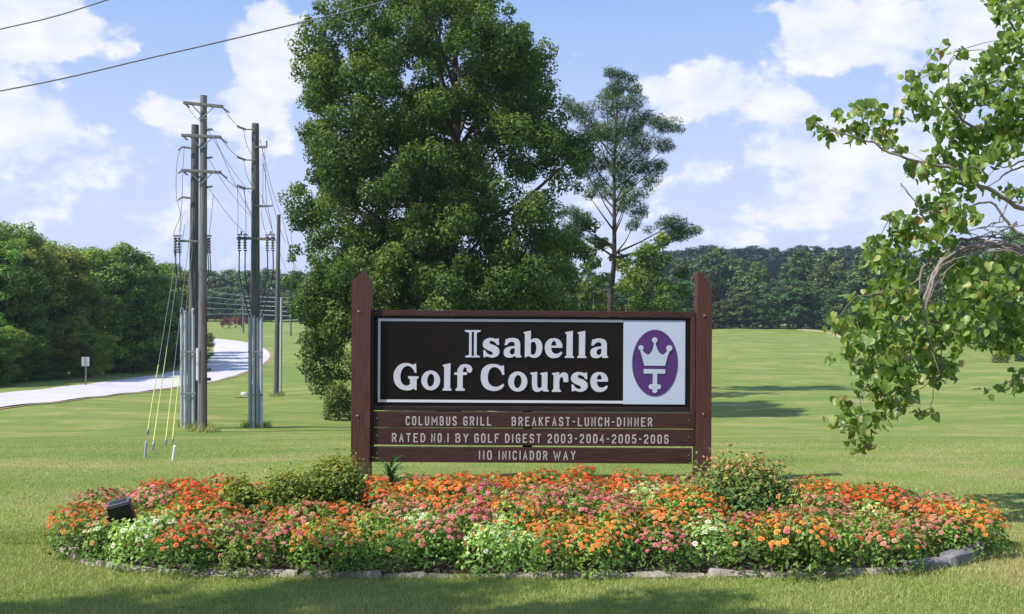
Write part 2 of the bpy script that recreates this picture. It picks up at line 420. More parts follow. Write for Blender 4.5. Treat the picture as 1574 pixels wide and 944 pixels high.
M_EYE = plain('flower_eye', (.50, .32, .03), (.20, .10, .02), 60, .8, bmp=0)

# ------------------------------------------------------------------ ground, road, bed
ys = np.concatenate([np.arange(-40, 4, 2.0), np.arange(4, 14, .5), np.arange(14, 60, .8), np.arange(60, 240, 2), np.arange(240, 460, 5), np.geomspace(460, 2400, 26)])
us = np.linspace(-1, 1, 221); us = np.sign(us)*np.abs(us)**1.25
YY, UU = np.meshgrid(ys, us, indexing='ij')
XX = UU*(34 + np.maximum(YY, 0)*1.25)
V = np.stack([XX, YY, g(XX, YY)], -1).reshape(-1, 3); n = len(us)
fs = [(i*n+j, i*n+j+1, (i+1)*n+j+1, (i+1)*n+j) for i in range(len(ys)-1) for j in range(n-1)]
me = bpy.data.meshes.new('lawn'); me.from_pydata(V.tolist(), [], fs); me.materials.append(M_LAWN)
me.polygons.foreach_set('use_smooth', [True]*len(fs)); me.update()
tag(link_mesh('lawn', me), kind='structure')

def strip(name, E1, E2, mat, lift, n_across=6, sub=8):
    """sheet between two edges given as ground points, draped on the terrain"""
    def cr(P, k):
        out = []
        for i in range(len(P)-1):
            p0, p1, p2, p3 = P[max(i-1, 0)], P[i], P[i+1], P[min(i+2, len(P)-1)]
            for s_ in range(k):
                q = s_/k
                out.append(.5*((2*p1) + (p2-p0)*q + (2*p0-5*p1+4*p2-p3)*q*q + (3*p1-p0-3*p2+p3)*q**3))
        out.append(P[-1]); return out
    A, B = cr(E1, sub), cr(E2, sub); v = []; f = []; m = n_across+1
    for a, b in zip(A, B):
        for j in range(m):
            q = a.lerp(b, j/n_across); v.append((q.x, q.y, gz(q.x, q.y)+lift))
    for i in range(len(A)-1):
        for j in range(m-1): f.append((i*m+j, i*m+j+1, (i+1)*m+j+1, (i+1)*m+j))
    me = bpy.data.meshes.new(name); me.from_pydata(v, [], f); me.materials.append(mat)
    me.polygons.foreach_set('use_smooth', [True]*len(f)); me.update()
    return tag(link_mesh(name, me), kind='structure')
pairs = [((-420, 690), (-420, 640)), ((-200, 655), (-200, 624)), ((0, 628), (0, 606)), ((100, 617), (100, 595)), ((200, 605), (185, 585)), ((290, 593), (250, 576)),
         ((345, 583), (300, 565)), ((384, 570), (320, 554)), ((407, 558), (328, 546)), ((415, 546), (329, 538)), ((406, 537), (325, 532)),
         ((385, 529), (312, 528)), ((350, 523), (290, 525)), ((300, 519), (240, 522)), ((200, 516), (170, 519))]
E1 = [hit(*a) for a, b in pairs]; E2 = [hit(*b) for a, b in pairs]
strip('road', E1, E2, M_ROAD, .06)
def widen(A, B, m): return [a + (a-b).normalized()*m for a, b in zip(A, B)]
strip('road_shoulder', widen(E1, E2, .9), widen(E2, E1, .9), M_SHOULDER, .03)

# flower bed outline (superellipse, flatter at the front)
BX, BY, BW = .085, 7.42, 3.09
def bed_back(u): return 1.28*(max(0, 1-abs(u)**2.3))**.55*(1.0)
def bed_front(u): return 1.05*(max(0, 1-abs(u)**5))**.5
def in_bed(x, y, m=0.0):
    u = (x-BX)/(BW-m)
    if abs(u) >= 1: return False
    return -(bed_front(u)-m) < y-BY < bed_back(u)-m
v = []; f = []; NU, NV = 64, 14
for i in range(NU+1):
    u = -math.cos(PI*i/NU)
    for j in range(NV+1):
        q = j/NV; y = BY - bed_front(u) + (bed_front(u)+bed_back(u))*q
        e = 4*q*(1-q)*(1-u**4)
        v.append((BX+u*BW, y, .012+.09*e + .008*math.sin(i*2.1+j*3.3)))
for i in range(NU):
    for j in range(NV): f.append((i*(NV+1)+j, (i+1)*(NV+1)+j, (i+1)*(NV+1)+j+1, i*(NV+1)+j+1))
me = bpy.data.meshes.new('bed_soil'); me.from_pydata(v, [], f); me.materials.append(M_SOIL); me.update()
tag(link_mesh('bed_soil', me), kind='structure')

# stone edging: every stone a piece of its own
edge = thing('stone_edging', 'low edging of rough stones round the front of the flower bed', 'edging', (BX, BY, 0))
path = []
for i in range(400):
    u = -1 + 2*i/399
    u = math.sin(u*PI/2)
    path.append((u*(BW+.05), -(bed_front(min(.9999, abs(u)))+.06)))
path = [(-(BW+.02), .32), (-(BW+.05), .1)] + path + [(BW+.05, .1), (BW+.02, .35)]
dist = [0]
for a, b in zip(path, path[1:]): dist.append(dist[-1]+math.hypot(b[0]-a[0], b[1]-a[1]))
def onpath(s):
    i = min(len(dist)-2, max(0, int(np.searchsorted(dist, s))-1)); q = (s-dist[i])/max(1e-6, dist[i+1]-dist[i])
    return path[i][0]*(1-q)+path[i+1][0]*q, path[i][1]*(1-q)+path[i+1][1]*q
s = 0.0
while s < dist[-1]-.12:
    L = random.uniform(.20, .42) if 1.0 < s < dist[-1]-1.3 else random.uniform(.14, .24)
    x0, y0 = onpath(s); x1, y1 = onpath(min(dist[-1], s+L))
    ang = math.atan2(y1-y0, x1-x0); right = s > dist[-1]-1.75
    h = random.uniform(.06, .08) if not right else random.uniform(.10, .14)
    mb = MB(); mb.box((0, 0, 0), (L-.012, random.uniform(.08, .11), h), bev=.018, jit=.013, mi=0)
    z = -.016 if not right else .012
    mb.build('edging_stone', M_STONE2 if right else M_STONE, edge, loc=((x0+x1)/2, (y0+y1)/2, z+random.uniform(-.008, .01)), rot=(random.uniform(-.06, .06), random.uniform(-.03, .03), ang+random.uniform(-.04, .04)))
    s += L

# ------------------------------------------------------------------ grass blades
def grass(n, xf, y0, y1, hgt, wid, powr=1.0):
    y = y0 + (y1-y0)*rng.uniform(0, 1, n)**powr; x = rng.uniform(-1, 1, n)*(xf[0]+xf[1]*y)
    keep = np.array([not in_bed(a, b, -.13) for a, b in zip(x, y)]) if y0 < 9 else np.ones(n, bool)
    x, y = x[keep], y[keep]; n = len(x)
    patch = .5+.5*np.sin(x*2.3+np.sin(y*1.7)*2)*np.sin(y*2.9+np.cos(x*1.1)*2)
    h = hgt*rng.uniform(.45, 1.15, n)*(.75+.4*patch); a = rng.uniform(0, 2*PI, n)
    z = g(x, y); B = np.stack([x, y, z-.003], -1)
    d = np.stack([np.cos(a), np.sin(a), 0*a], -1)*wid/2
    lean = rng.normal(size=(n, 2))*.45
    T = B + np.stack([lean[:, 0]*h, lean[:, 1]*h, h], -1)
    V = np.stack([B-d, B+d, T], 1).reshape(-1, 3)
    r = np.clip(.42*patch + rng.uniform(0, .62, n)**1.1, 0, 1)
    return V, r
parts = [grass(170000, (.3, .52), 4.9, 7.6, .030, .006), grass(130000, (.3, .52), 7.2, 26, .028, .009, 2.6)]
me = np_mesh('lawn_grass', np.concatenate([p_[0] for p_ in parts]), 3, M_GRASS, np.concatenate([p_[1] for p_ in parts]))
tag(link_mesh('lawn_grass', me), 'short mown grass blades of the lawn around the flower bed', 'grass', kind='stuff')

# ------------------------------------------------------------------ the sign
SD = 10.0; K = 160.0
def sx(px): return (px-817)/K
def sz(py): return (EYE - (py-480)/K)            # height above ground
sign = thing('golf_course_sign', 'large dark brown wooden golf course sign with raised white lettering behind the flower bed', 'sign', ((817-787)/K, SD, 0))
sign.rotation_euler = (0, math.radians(.33), 0)
def sbox(name, x0, x1, y0, y1, yf, th, mat, parent=None, bev=.003, front=True):
    """box from photo-measured edges; yf = front face relative to the panel plane (negative = proud)"""
    mb = MB(); w_, h_ = (x1-x0)/K, (y1-y0)/K
    mb.box((0, 0, 0), (w_, th, h_), bev=bev)
    o = mb.build(name, mat, None, loc=((sx(x0)+sx(x1))/2, yf+th/2, (sz(y0)+sz(y1))/2))
    o.parent = sign if parent is None else parent
    if parent is not None: o.location = o.location - parent.location
    return o
def extr(name, contours, y0, y1, mat, parent, off=(0, 0)):
    """filled 2D outlines (with holes) extruded from y0 (front) to y1; coordinates already in metres (x, z)"""
    cu = bpy.data.curves.new(name, 'CURVE'); cu.dimensions = '2D'; cu.fill_mode = 'BOTH'; cu.extrude = (y1-y0)/2; cu.bevel_depth = 0
    for P in contours:
        sp_ = cu.splines.new('POLY'); sp_.points.add(len(P)-1)
        for q, (a, b) in zip(sp_.points, P): q.co = (a, b, 0, 1)
        sp_.use_cyclic_u = True
    ob = bpy.data.objects.new('tmp', cu); C.objects.link(ob)
    dg = bpy.context.evaluated_depsgraph_get()
    me = bpy.data.meshes.new_from_object(ob.evaluated_get(dg)); bpy.data.objects.remove(ob); bpy.data.curves.remove(cu)
    me.transform(Matrix.Translation((0, (y0+y1)/2, 0)) @ Matrix.Rotation(PI/2, 4, 'X'))
    me.name = name; me.materials.clear(); me.materials.append(mat); me.update()
    return link_mesh(name, me, parent)
def smooth_outline(P, k=5):
    """P: (x, y) smooth or (x, y, 1) corner points; Catmull-Rom between them"""
    n = len(P); out = []
    for i in range(n):
        p1, p2 = P[i], P[(i+1) % n]
        c1, c2 = len(p1) > 2, len(p2) > 2
        out.append((p1[0], p1[1]))
        if c1 and c2: continue
        p0 = P[i-1] if not c1 else (2*p1[0]-p2[0], 2*p1[1]-p2[1])
        p3 = P[(i+2) % n] if not c2 else (2*p2[0]-p1[0], 2*p2[1]-p1[1])
        if c1: p0 = p1
        if c2: p3 = p2
        for s_ in range(1, k):
            q = s_/k
            out.append(tuple(.5*((2*p1[a]) + (p2[a]-p0[a])*q + (2*p0[a]-5*p1[a]+4*p2[a]-p3[a])*q*q + (3*p1[a]-p0[a]-3*p2[a]+p3[a])*q**3) for a in (0, 1)))
    return out
def ell(cx, cy, rx, ry, n=40, tilt=0):
    return [(cx+rx*math.cos(2*PI*i/n)+tilt*ry*math.sin(2*PI*i/n), cy+ry*math.sin(2*PI*i/n)) for i in range(n)]

# posts with weathered pointed tops
def post(prof, x0, x1, yb):
    mb = MB(); P = [(sx(a), sz(b)) for a, b in prof]
    P = [(sx(x0), -.25)] + P + [(sx(x1), -.25)]
    n = len(P); v = [(a, -.085, b) for a, b in P] + [(a, .085, b) for a, b in P]
    f = [tuple(range(n)), tuple(range(2*n-1, n-1, -1))] + [(i, i+n, (i+1) % n+n, (i+1) % n) for i in range(n)]
    mb.add(v, f); return mb.build('post', M_WOOD, sign)
pl_ = post([(541, 434), (548, 427), (556, 420), (559.5, 417), (562, 424), (566, 429), (570, 431)], 541, 570, 740)
pr_ = post([(1068, 417), (1071, 415.5), (1076, 422), (1082, 428), (1087, 437), (1090.5, 447)], 1067, 1090.5, 740)
for px, py in ((552, 481), (551, 640), (1079, 484), (1078, 634)):
    mb = MB(); mb.lathe((0, 0, 0), [(.012, 0), (.012, .006), (.006, .010)], 8)
    mb.build('bolt', M_BOLT, sign, loc=(sx(px), -.085, sz(py)), rot=(PI/2, 0, 0))
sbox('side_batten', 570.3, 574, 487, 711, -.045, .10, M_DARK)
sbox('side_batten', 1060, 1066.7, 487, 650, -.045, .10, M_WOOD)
cap_ = sbox('top_rail', 566.5, 1067, 478, 486.5, -.030, .10, M_PLANK)
panel = sbox('sign_panel', 574.3, 1059.7, 487, 631, 0, .05, M_PANEL)
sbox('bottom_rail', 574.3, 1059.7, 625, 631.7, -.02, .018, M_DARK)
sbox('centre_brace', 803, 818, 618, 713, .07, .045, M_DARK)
# border: four white strips, butted
for x0, x1, y0, y1 in ((580, 957, 491, 495), (580, 957, 615.5, 619.5), (580, 583.5, 495, 615.5)):
    sbox('border_strip', x0, x1, y0, y1, -.006, .0055, M_BORDER, panel, bev=.001)
logo = sbox('logo_board', 957, 1052, 491.5, 620.5, -.009, .0085, M_LOGO, panel, bev=.001)
def zl(x, y, s_, ox, oy): return (sx(ox+x/s_), sz(oy+y/s_))
def rel(P, par):
    return [[(a-par[0], b-par[1]) for a, b in c_] for c_ in P]
pl0 = (panel.location.x, panel.location.z); lg0 = (panel.location.x+logo.location.x, panel.location.z+logo.location.z)
def letter(contours, s_, ox, oy):
    cs = []
    for c_ in contours: cs.append([zl(x, y, s_, ox, oy) for x, y in c_])
    cx = sum(p_[0] for p_ in cs[0])/len(cs[0]); cz = sum(p_[1] for p_ in cs[0])/len(cs[0])
    o = extr('letter', rel(cs, (cx, cz)), -.014, -.0005, M_LETTER, panel)
    o.location = (cx-pl0[0], -panel.location.y, cz-pl0[1]); return o
SO = smooth_outline
G_s = [SO([(396,162,1),(412,160,1),(416,224,1),(397,224,1),(375,198),(342,184),(322,194),(334,214),(380,232),(414,262),(418,300),(396,332),(350,347),(312,340),(292,334,1),(284,343,1),(267,343,1),(262,278,1),(281,277,1),(302,306),(334,321),(356,311),(344,290),(298,270),(264,244),(258,212),(274,178),(312,158),(350,157),(382,166)])]
G_a = [SO([(632,343,1),(580,344,1),(570,326,1),(548,340),(512,347),(474,334),(460,298),(472,260),(512,240),(568,232,1),(566,208),(552,194),(530,192),(508,204),(492,224,1),(468,226,1),(480,166,1),(495,166,1),(520,157),(560,156),(598,168),(616,196),(620,230,1),(620,322,1),(632,330,1)]),
       SO([(566,252,1),(566,296),(552,314),(532,314),(520,296),(524,272),(540,258)])]
G_b = [SO([(650,108,1),(654,98,1),(722,83,1),(722,174,1),(752,159),(792,162),(824,194),(834,245),(824,300),(792,337),(752,347),(716,337,1),(694,328,1),(674,343,1),(664,341,1),(664,116,1)]),
       SO([(722,204,1),(746,190),(768,206),(776,250),(768,298),(746,318),(722,306,1)])]
G_e = [SO([(1028,248,1),(1024,208),(994,168),(945,156),(898,167),(866,205),(858,255),(872,308),(908,341),(950,348),(996,335),(1028,300,1),(1016,284,1),(990,303),(955,306),(928,284),(919,248,1)]),
       SO([(919,228,1),(928,196),(945,182),(962,194),(969,228,1)])]
G_l = [SO([(1052,106,1),(1058,97,1),(1128,82,1),(1127,323,1),(1140,332,1),(1140,345,1),(1052,345,1),(1052,332,1),(1068,323,1),(1068,117,1)])]
G_I = [SO([(82,82,1),(238,82,1),(234,96,1),(199,108,1),(199,322,1),(232,334,1),(230,345,1),(90,345,1),(88,334,1),(126,322,1),(126,108,1),(86,96,1)]), [(150,98),(173,98),(173,332),(150,332)]]
def shift(G, dx, dy=0, s_=1, ax=0): return [[((x-ax)*s_+ax+dx, y+dy) for x, y in c_] for c_ in G]
A_ = (6.296, 700, 495)
for G_ in (G_I, G_s, G_a, G_b, G_e, G_l, shift(G_l, 120), shift(G_a, 838)): letter(G_, *A_)
G_o = [ell(598, 577, 93, 97), ell(598, 577, 36, 64, 30, -.06)]
G_C = [SO([(450,424,1),(463,422,1),(468,512,1),(450,514,1),(430,472),(396,443),(356,440),(324,466),(308,530),(318,588),(352,622),(396,630),(430,618),(456,598,1),(467,614,1),(444,645),(400,665),(350,668),(288,645),(250,594),(240,530),(254,460),(300,420),(355,408),(406,415),(436,430,1)])]
G_u = [SO([(716,500,1),(720,491,1),(786,482,1),(786,598),(794,632),(814,640),(830,626,1),(830,512,1),(814,504,1),(818,493,1),(885,483,1),(885,650,1),(898,660,1),(898,671,1),(846,672,1),(832,656,1),(806,672),(774,674),(746,654),(736,608),(736,512,1)])]
G_r = [SO([(928,502,1),(932,493,1),(998,484,1),(1000,512,1),(1026,490),(1060,488),(1080,504),(1086,540),(1086,578,1),(1040,580,1),(1037,545),(1022,530),(1006,543),(1000,570,1),(1000,650,1),(1016,660,1),(1016,674,1),(928,674,1),(928,660,1),(944,650,1),(944,514,1)])]
for G_ in (G_C, G_o, G_u, G_r, shift(G_s, 855, 325.5), shift(G_e, 442, 325)): letter(G_, *A_)
B_ = (8.284, 590, 545)
G_G = [SO([(378,136,1),(386,124,1),(402,124,1),(410,240,1),(390,244,1),(366,196),(326,160),(280,156),(235,186),(210,250),(206,310),(222,368),(260,402),(300,402),(328,384,1),(328,322,1),(305,310,1),(305,286,1),(435,286,1),(435,310,1),(412,322,1),(412,461,1),(395,462,1),(378,440,1),(330,461),(270,464),(195,440),(140,380),(118,300),(130,220),(180,150),(250,119),(310,121),(352,136)])]
G_o2 = [ell(591, 336, 119, 126), ell(591, 334, 45, 82, 30, -.06)]
G_l2 = [SO([(740,150,1),(746,138,1),(842,115,1),(838,430,1),(855,444,1),(855,465,1),(742,465,1),(742,444,1),(762,430,1),(762,165,1)])]
G_f = [SO([(890,238,1),(928,230,1),(936,186),(966,146),(1010,128),(1066,132),(1104,156),(1118,196),(1106,226),(1080,236),(1056,222),(1046,200),(1052,180,1),(1024,166),(1006,186),(998,230,1),(1052,230,1),(1052,262,1),(998,266,1),(998,428,1),(1022,442,1),(1026,465,1),(908,465,1),(908,442,1),(930,428,1),(930,266,1),(890,262,1)])]
for G_ in (G_G, G_o2, G_l2, G_f): letter(G_, *B_)
# emblem
E_ = (6.29, 950, 480)
def emb(name, contours, y0, y1, mat):
    cs = [[zl(x, y, *E_) for x, y in c_] for c_ in contours]
    o = extr(name, rel(cs, lg0), y0, y1, mat, panel); o.location = (logo.location.x, -panel.location.y, logo.location.z); return o
emb('emblem_oval', [ell(348, 483, 220, 321, 64)], -.013, -.0085, M_PURPLE)
crown = SO([(246,510,1),(222,420),(203,358,1),(222,352,1),(250,388),(286,403),(318,370),(334,318),(338,278,1),(353,278,1),(360,318),(382,372),(420,403),(452,384),(474,352,1),(494,358,1),(468,425),(446,510,1)])
emb('crown', [crown], -.019, -.0125, M_CROWN)
for k_, (cx, cy, r) in enumerate(((213, 338, 25), (345, 262, 27), (485, 340, 29))): emb('crown_ball', [ell(cx, cy, r, r, 20)], -.0205, -.0127, M_CROWN)
emb('sceptre', [SO([(240,543,1),(448,543,1),(448,586,1),(370,586,1),(370,690,1),(396,690),(408,714),(396,734),(370,738),(372,758),(348,774),(324,758),(326,738),(302,734),(288,714),(302,690),(328,690,1),(328,586,1),(240,586,1)])], -.019, -.0125, M_CROWN)

# routed planks
GL = {'A': [[(0,0),(.5,1),(1,0)],[(.18,.34),(.82,.34)]], 'B': [[(0,0),(0,1),(.7,1),(.95,.86),(.95,.66),(.7,.53),(0,.53)],[(.7,.53),(1,.4),(1,.14),(.74,0),(0,0)]],
 'C': [[(1,.8),(.8,1),(.2,1),(0,.8),(0,.2),(.2,0),(.8,0),(1,.2)]], 'D': [[(0,0),(0,1),(.6,1),(1,.75),(1,.25),(.6,0),(0,0)]],
 'E': [[(1,1),(0,1),(0,0),(1,0)],[(0,.53),(.75,.53)]], 'F': [[(1,1),(0,1),(0,0)],[(0,.53),(.75,.53)]],
 'G': [[(1,.8),(.8,1),(.2,1),(0,.8),(0,.2),(.2,0),(.8,0),(1,.2),(1,.48),(.6,.48)]], 'H': [[(0,0),(0,1)],[(1,0),(1,1)],[(0,.52),(1,.52)]],
 'I': [[(.5,0),(.5,1)]], 'K': [[(0,0),(0,1)],[(1,1),(0,.42)],[(.3,.6),(1,0)]], 'L': [[(0,1),(0,0),(1,0)]],
 'M': [[(0,0),(0,1),(.5,.35),(1,1),(1,0)]], 'N': [[(0,0),(0,1),(1,0),(1,1)]], 'O': [[(.2,0),(0,.2),(0,.8),(.2,1),(.8,1),(1,.8),(1,.2),(.8,0),(.2,0)]],
 'R': [[(0,0),(0,1),(.7,1),(1,.84),(1,.64),(.7,.5),(0,.5)],[(.55,.5),(1,0)]], 'S': [[(1,.82),(.8,1),(.2,1),(0,.82),(0,.66),(.2,.53),(.8,.47),(1,.34),(1,.18),(.8,0),(.2,0),(0,.18)]],
 'T': [[(0,1),(1,1)],[(.5,1),(.5,0)]], 'U': [[(0,1),(0,.2),(.2,0),(.8,0),(1,.2),(1,1)]], 'W': [[(0,1),(.25,0),(.5,.8),(.75,0),(1,1)]], 'Y': [[(0,1),(.5,.5),(1,1)],[(.5,.5),(.5,0)]],
 '0': [[(.2,0),(0,.2),(0,.8),(.2,1),(.8,1),(1,.8),(1,.2),(.8,0),(.2,0)]], '1': [[(.5,0),(.5,1)]], '2': [[(0,.8),(.2,1),(.8,1),(1,.8),(1,.62),(0,.12),(0,0),(1,0)]],
 '3': [[(0,.85),(.2,1),(.8,1),(1,.82),(1,.68),(.78,.53),(.4,.53)],[(.78,.53),(1,.38),(1,.18),(.8,0),(.2,0),(0,.15)]], '4': [[(.75,0),(.75,1),(0,.32),(1,.32)]],
 '5': [[(1,1),(.08,1),(0,.56),(.75,.6),(1,.42),(1,.18),(.8,0),(.2,0),(0,.15)]], '6': [[(1,.85),(.8,1),(.2,1),(0,.8),(0,.2),(.2,0),(.8,0),(1,.2),(1,.4),(.8,.56),(.2,.56),(0,.42)]],
 '-': [[(.1,.5),(.9,.5)]], '.': [[(.4,.04),(.6,.04)]]}
WD = {'I': .28, '1': .28, '.': .22, '-': .55, 'M': 1.15, 'W': 1.2}
def routed(word, x0, x1, yt, yb, plank):
    tot = sum(WD.get(c_, .8) for c_ in word) + .42*(len(word)-1); u = (x1-x0)/K/tot; h = (yb-yt)/K - .0125; x = sx(x0)
    for ch in word:
        w_ = WD.get(ch, .8)*u; mb = MB(); hw = .0057
        for q, st in enumerate(GL[ch]):
            P = [(.006+a*max(.001, w_-.012)-w_/2 if ch not in 'I1' else 0, b*h-h/2) for a, b in st]
            closed = P[0] == P[-1]; n_ = len(P); L_ = []; R_ = []
            for i in range(n_):
                if closed: a_, b_, c_ = P[(i-1) % (n_-1)], P[i], P[(i+1) % (n_-1)]
                else: a_, b_, c_ = P[max(0, i-1)], P[i], P[min(n_-1, i+1)]
                d1 = Vector((b_[0]-a_[0], b_[1]-a_[1])); d2 = Vector((c_[0]-b_[0], c_[1]-b_[1]))
                if d1.length < 1e-9: d1 = d2
                if d2.length < 1e-9: d2 = d1
                n1_ = Vector((-d1.y, d1.x)).normalized(); n2_ = Vector((-d2.y, d2.x)).normalized(); m_ = n1_+n2_
                m_ = m_.normalized() if m_.length > .2 else n1_
                k_ = hw/max(.45, m_.dot(n1_)); b0 = Vector(b_)
                if not closed and i == 0: b0 = b0 - d2.normalized()*hw*.8
                if not closed and i == n_-1: b0 = b0 + d1.normalized()*hw*.8
                L_.append(b0+m_*k_); R_.append(b0-m_*k_)
            yf = -.003 - .0012*q
            v = [(p_.x, yf, p_.y) for p_ in L_] + [(p_.x, yf, p_.y) for p_ in R_] + [(p_.x, .001, p_.y) for p_ in L_] + [(p_.x, .001, p_.y) for p_ in R_]
            f = []
            for i in range(n_-1):
                f += [(i, i+1, n_+i+1, n_+i), (i, 2*n_+i, 2*n_+i+1, i+1), (n_+i, n_+i+1, 3*n_+i+1, 3*n_+i)]
            if not closed: f += [(0, n_, 3*n_, 2*n_), (n_-1, 3*n_-1, 4*n_-1, 2*n_-1)]
            mb.add(v, f)
        o = mb.build('letter', M_ROUTED, plank)
        o.location = (x+w_/2-plank.location.x, -plank_t/2, (sz(yt)+sz(yb))/2-plank.location.z)
        x += (WD.get(ch, .8)+.42)*u
plank_t = .055
pk = [sbox('plank', 574.3, 1066.5, 633.5, 657, -.05, plank_t, M_PLANK, bev=.003),
      sbox('plank', 574.3, 1066.5, 658.6, 684, -.05, plank_t, M_PLANK, bev=.003),
      sbox('plank', 574.3, 1062, 687.3, 710.5, -.05, plank_t, M_PLANK, bev=.003)]
for word, x0, x1 in (('COLUMBUS', 624, 702), ('GRILL', 712, 755), ('BREAKFAST-LUNCH-DINNER', 786, 1001)): routed(word, x0, x1, 640, 654, pk[0])
for word, x0, x1 in (('RATED', 603, 654), ('NO.1', 663, 690), ('BY', 700, 720), ('GOLF', 729, 767), ('DIGEST', 776, 831), ('2003-2004-2005-2006', 841, 1026)): routed(word, x0, x1, 666, 680, pk[1])
for word, x0, x1 in (('110', 736, 756), ('INICIADOR', 766, 841), ('WAY', 850, 884)): routed(word, x0, x1, 692, 706, pk[2])
for plank in pk:
    for px in (580, 1057):
        mb = MB(); mb.lathe((0, 0, 0), [(.007, 0), (.007, .004), (.003, .006)], 8)
        mb.build('screw', M_BOLT, plank, loc=(sx(px)-plank.location.x, -plank_t/2, .01), rot=(PI/2, 0, 0))

# ------------------------------------------------------------------ flower bed plants
def foliage_mesh(name, mat, n, R, H, leaf, seed):
    r_ = np.random.default_rng(seed)
    th = r_.uniform(0, 2*PI, n); u = r_.uniform(0, 1, n)**.5; zz = r_.uniform(.05, 1, n)
    rad = R*np.sqrt(np.clip(1-(zz*.93)**2.6, 0, 1))*(.35+.65*u)*(1+.12*np.sin(th*3+seed))
    P = np.stack([np.cos(th)*rad, np.sin(th)*rad, zz*H*(1+.12*np.sin(th*4+seed))], -1)
    o_ = np.stack([np.cos(th), np.sin(th), .6+0*th], -1)*.8
    V = leaf_quads(P, leaf, up=.5, aspect=.46, out=o_, hang=0)
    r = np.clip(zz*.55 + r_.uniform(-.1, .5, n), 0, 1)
    # stems
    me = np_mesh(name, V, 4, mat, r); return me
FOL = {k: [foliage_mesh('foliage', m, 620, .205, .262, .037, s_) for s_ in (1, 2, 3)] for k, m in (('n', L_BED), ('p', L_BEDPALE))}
def blossom_geo(seed, R=.0185, np_=10):
    r_ = np.random.default_rng(seed); V = []; nn = 0
    for ring, (r0, z0, cnt) in enumerate(((R, .002, np_), (R*.66, .006, 8))):
        for i in range(cnt):
            a = 2*PI*(i+.5*ring)/cnt + r_.uniform(-.1, .1); rr = r0*r_.uniform(.88, 1.1); w_ = r0*.30; dz = r_.uniform(-.003, .004)
            ca, sa = math.cos(a), math.sin(a)
            for (q, s_, z) in ((.12, 0, z0), (.7, -w_, z0+.001), (1.0, 0, z0+dz), (.7, w_, z0+.001)):
                V.append((ca*rr*q-sa*s_, sa*rr*q+ca*s_, z))
            nn += 1
    return np.array(V), nn
EYEV = []
for i in range(7):
    a, b = 2*PI*i/7, 2*PI*(i+1)/7
    EYEV += [(0, 0, .013), (.0065*math.cos(a), .0065*math.sin(a), .007), (.0065*math.cos(b), .0065*math.sin(b), .007)]
def blossom_mesh(color, seed):
    V, n_ = blossom_geo(seed); r_ = np.random.default_rng(seed+50)
    f = [tuple(range(i*4, i*4+4)) for i in range(n_)]; b = len(V); V2 = V.tolist() + EYEV
    f2 = [tuple(range(b+i*3, b+i*3+3)) for i in range(7)]
    me = bpy.data.meshes.new('blossom'); me.from_pydata(V2, [], f+f2); me.materials.append(FLOW[color]); me.materials.append(M_EYE)
    me.polygons.foreach_set('material_index', [0]*len(f)+[1]*7)
    a = me.attributes.new('rnd', 'FLOAT', 'POINT'); a.data.foreach_set('value', np.concatenate([np.repeat(np.clip(r_.uniform(.1, 1)+r_.uniform(-.15, .15, n_), 0, 1), 4), np.full(21, .5)]).astype(np.float32))
    me.update(); return me
BL = {c_: [blossom_mesh(c_, s_) for s_ in range(4)] for c_ in FLOW}
def heads(seed, n, R=.215, H=.265):
    """positions of blossoms over the dome of a plant"""
    r = random.Random(seed); out = []; tries = 0
    while len(out) < n and tries < 400:
        tries += 1
        a = r.uniform(0, 2*PI); u = r.random()**.55
        z = math.sqrt(max(0, 1-(u*.98)**2.4))*r.uniform(.86, 1.08)
        p_ = Vector((math.cos(a)*R*u, math.sin(a)*R*u, H*(.42+.6*z)+r.uniform(-.01, .025)))
        if all((p_-q).length > .027 for q, _ in out):
            tilt = (u*.75*-math.sin(a) + r.uniform(-.2, .2), u*.75*math.cos(a)+r.uniform(-.2, .2))
            nrm = Vector((math.cos(a)*u*.9+r.uniform(-.25, .25), math.sin(a)*u*.9+r.uniform(-.25, .25), 1)).normalized()
            out.append((p_, nrm))
    return out
HEADS = [heads(s_, 66) for s_ in range(4)]
HEADSFEW = [heads(s_+20, 24) for s_ in range(4)]
def joined(color, hs, seed):
    V = []; R = []; f = []; m = []; r = random.Random(seed); b = 0
    for p_, nrm in hs:
        G_, n_ = blossom_geo(r.randrange(100)); q = nrm.to_track_quat('Z', 'Y').to_matrix() @ Matrix.Rotation(r.uniform(0, 6), 3, 'Z')
        Q = np.array(q); sc_ = r.uniform(.8, 1.2)
        V.append((G_*sc_) @ Q.T + np.array(p_)); R.append(np.repeat(np.clip(r.uniform(.05, 1)+np.random.default_rng(b).uniform(-.12, .12, n_), 0, 1), 4)); b += n_
    V = np.concatenate(V); me = np_mesh('blossoms', V, 4, FLOW[color], None)
    a = me.attributes.new('rnd', 'FLOAT', 'POINT'); a.data.foreach_set('value', np.concatenate(R).astype(np.float32)); return me
JOIN = {c_: [joined(c_, (HEADSFEW if c_ == 'white' else HEADS)[s_], s_) for s_ in range(3)] for c_ in FLOW}
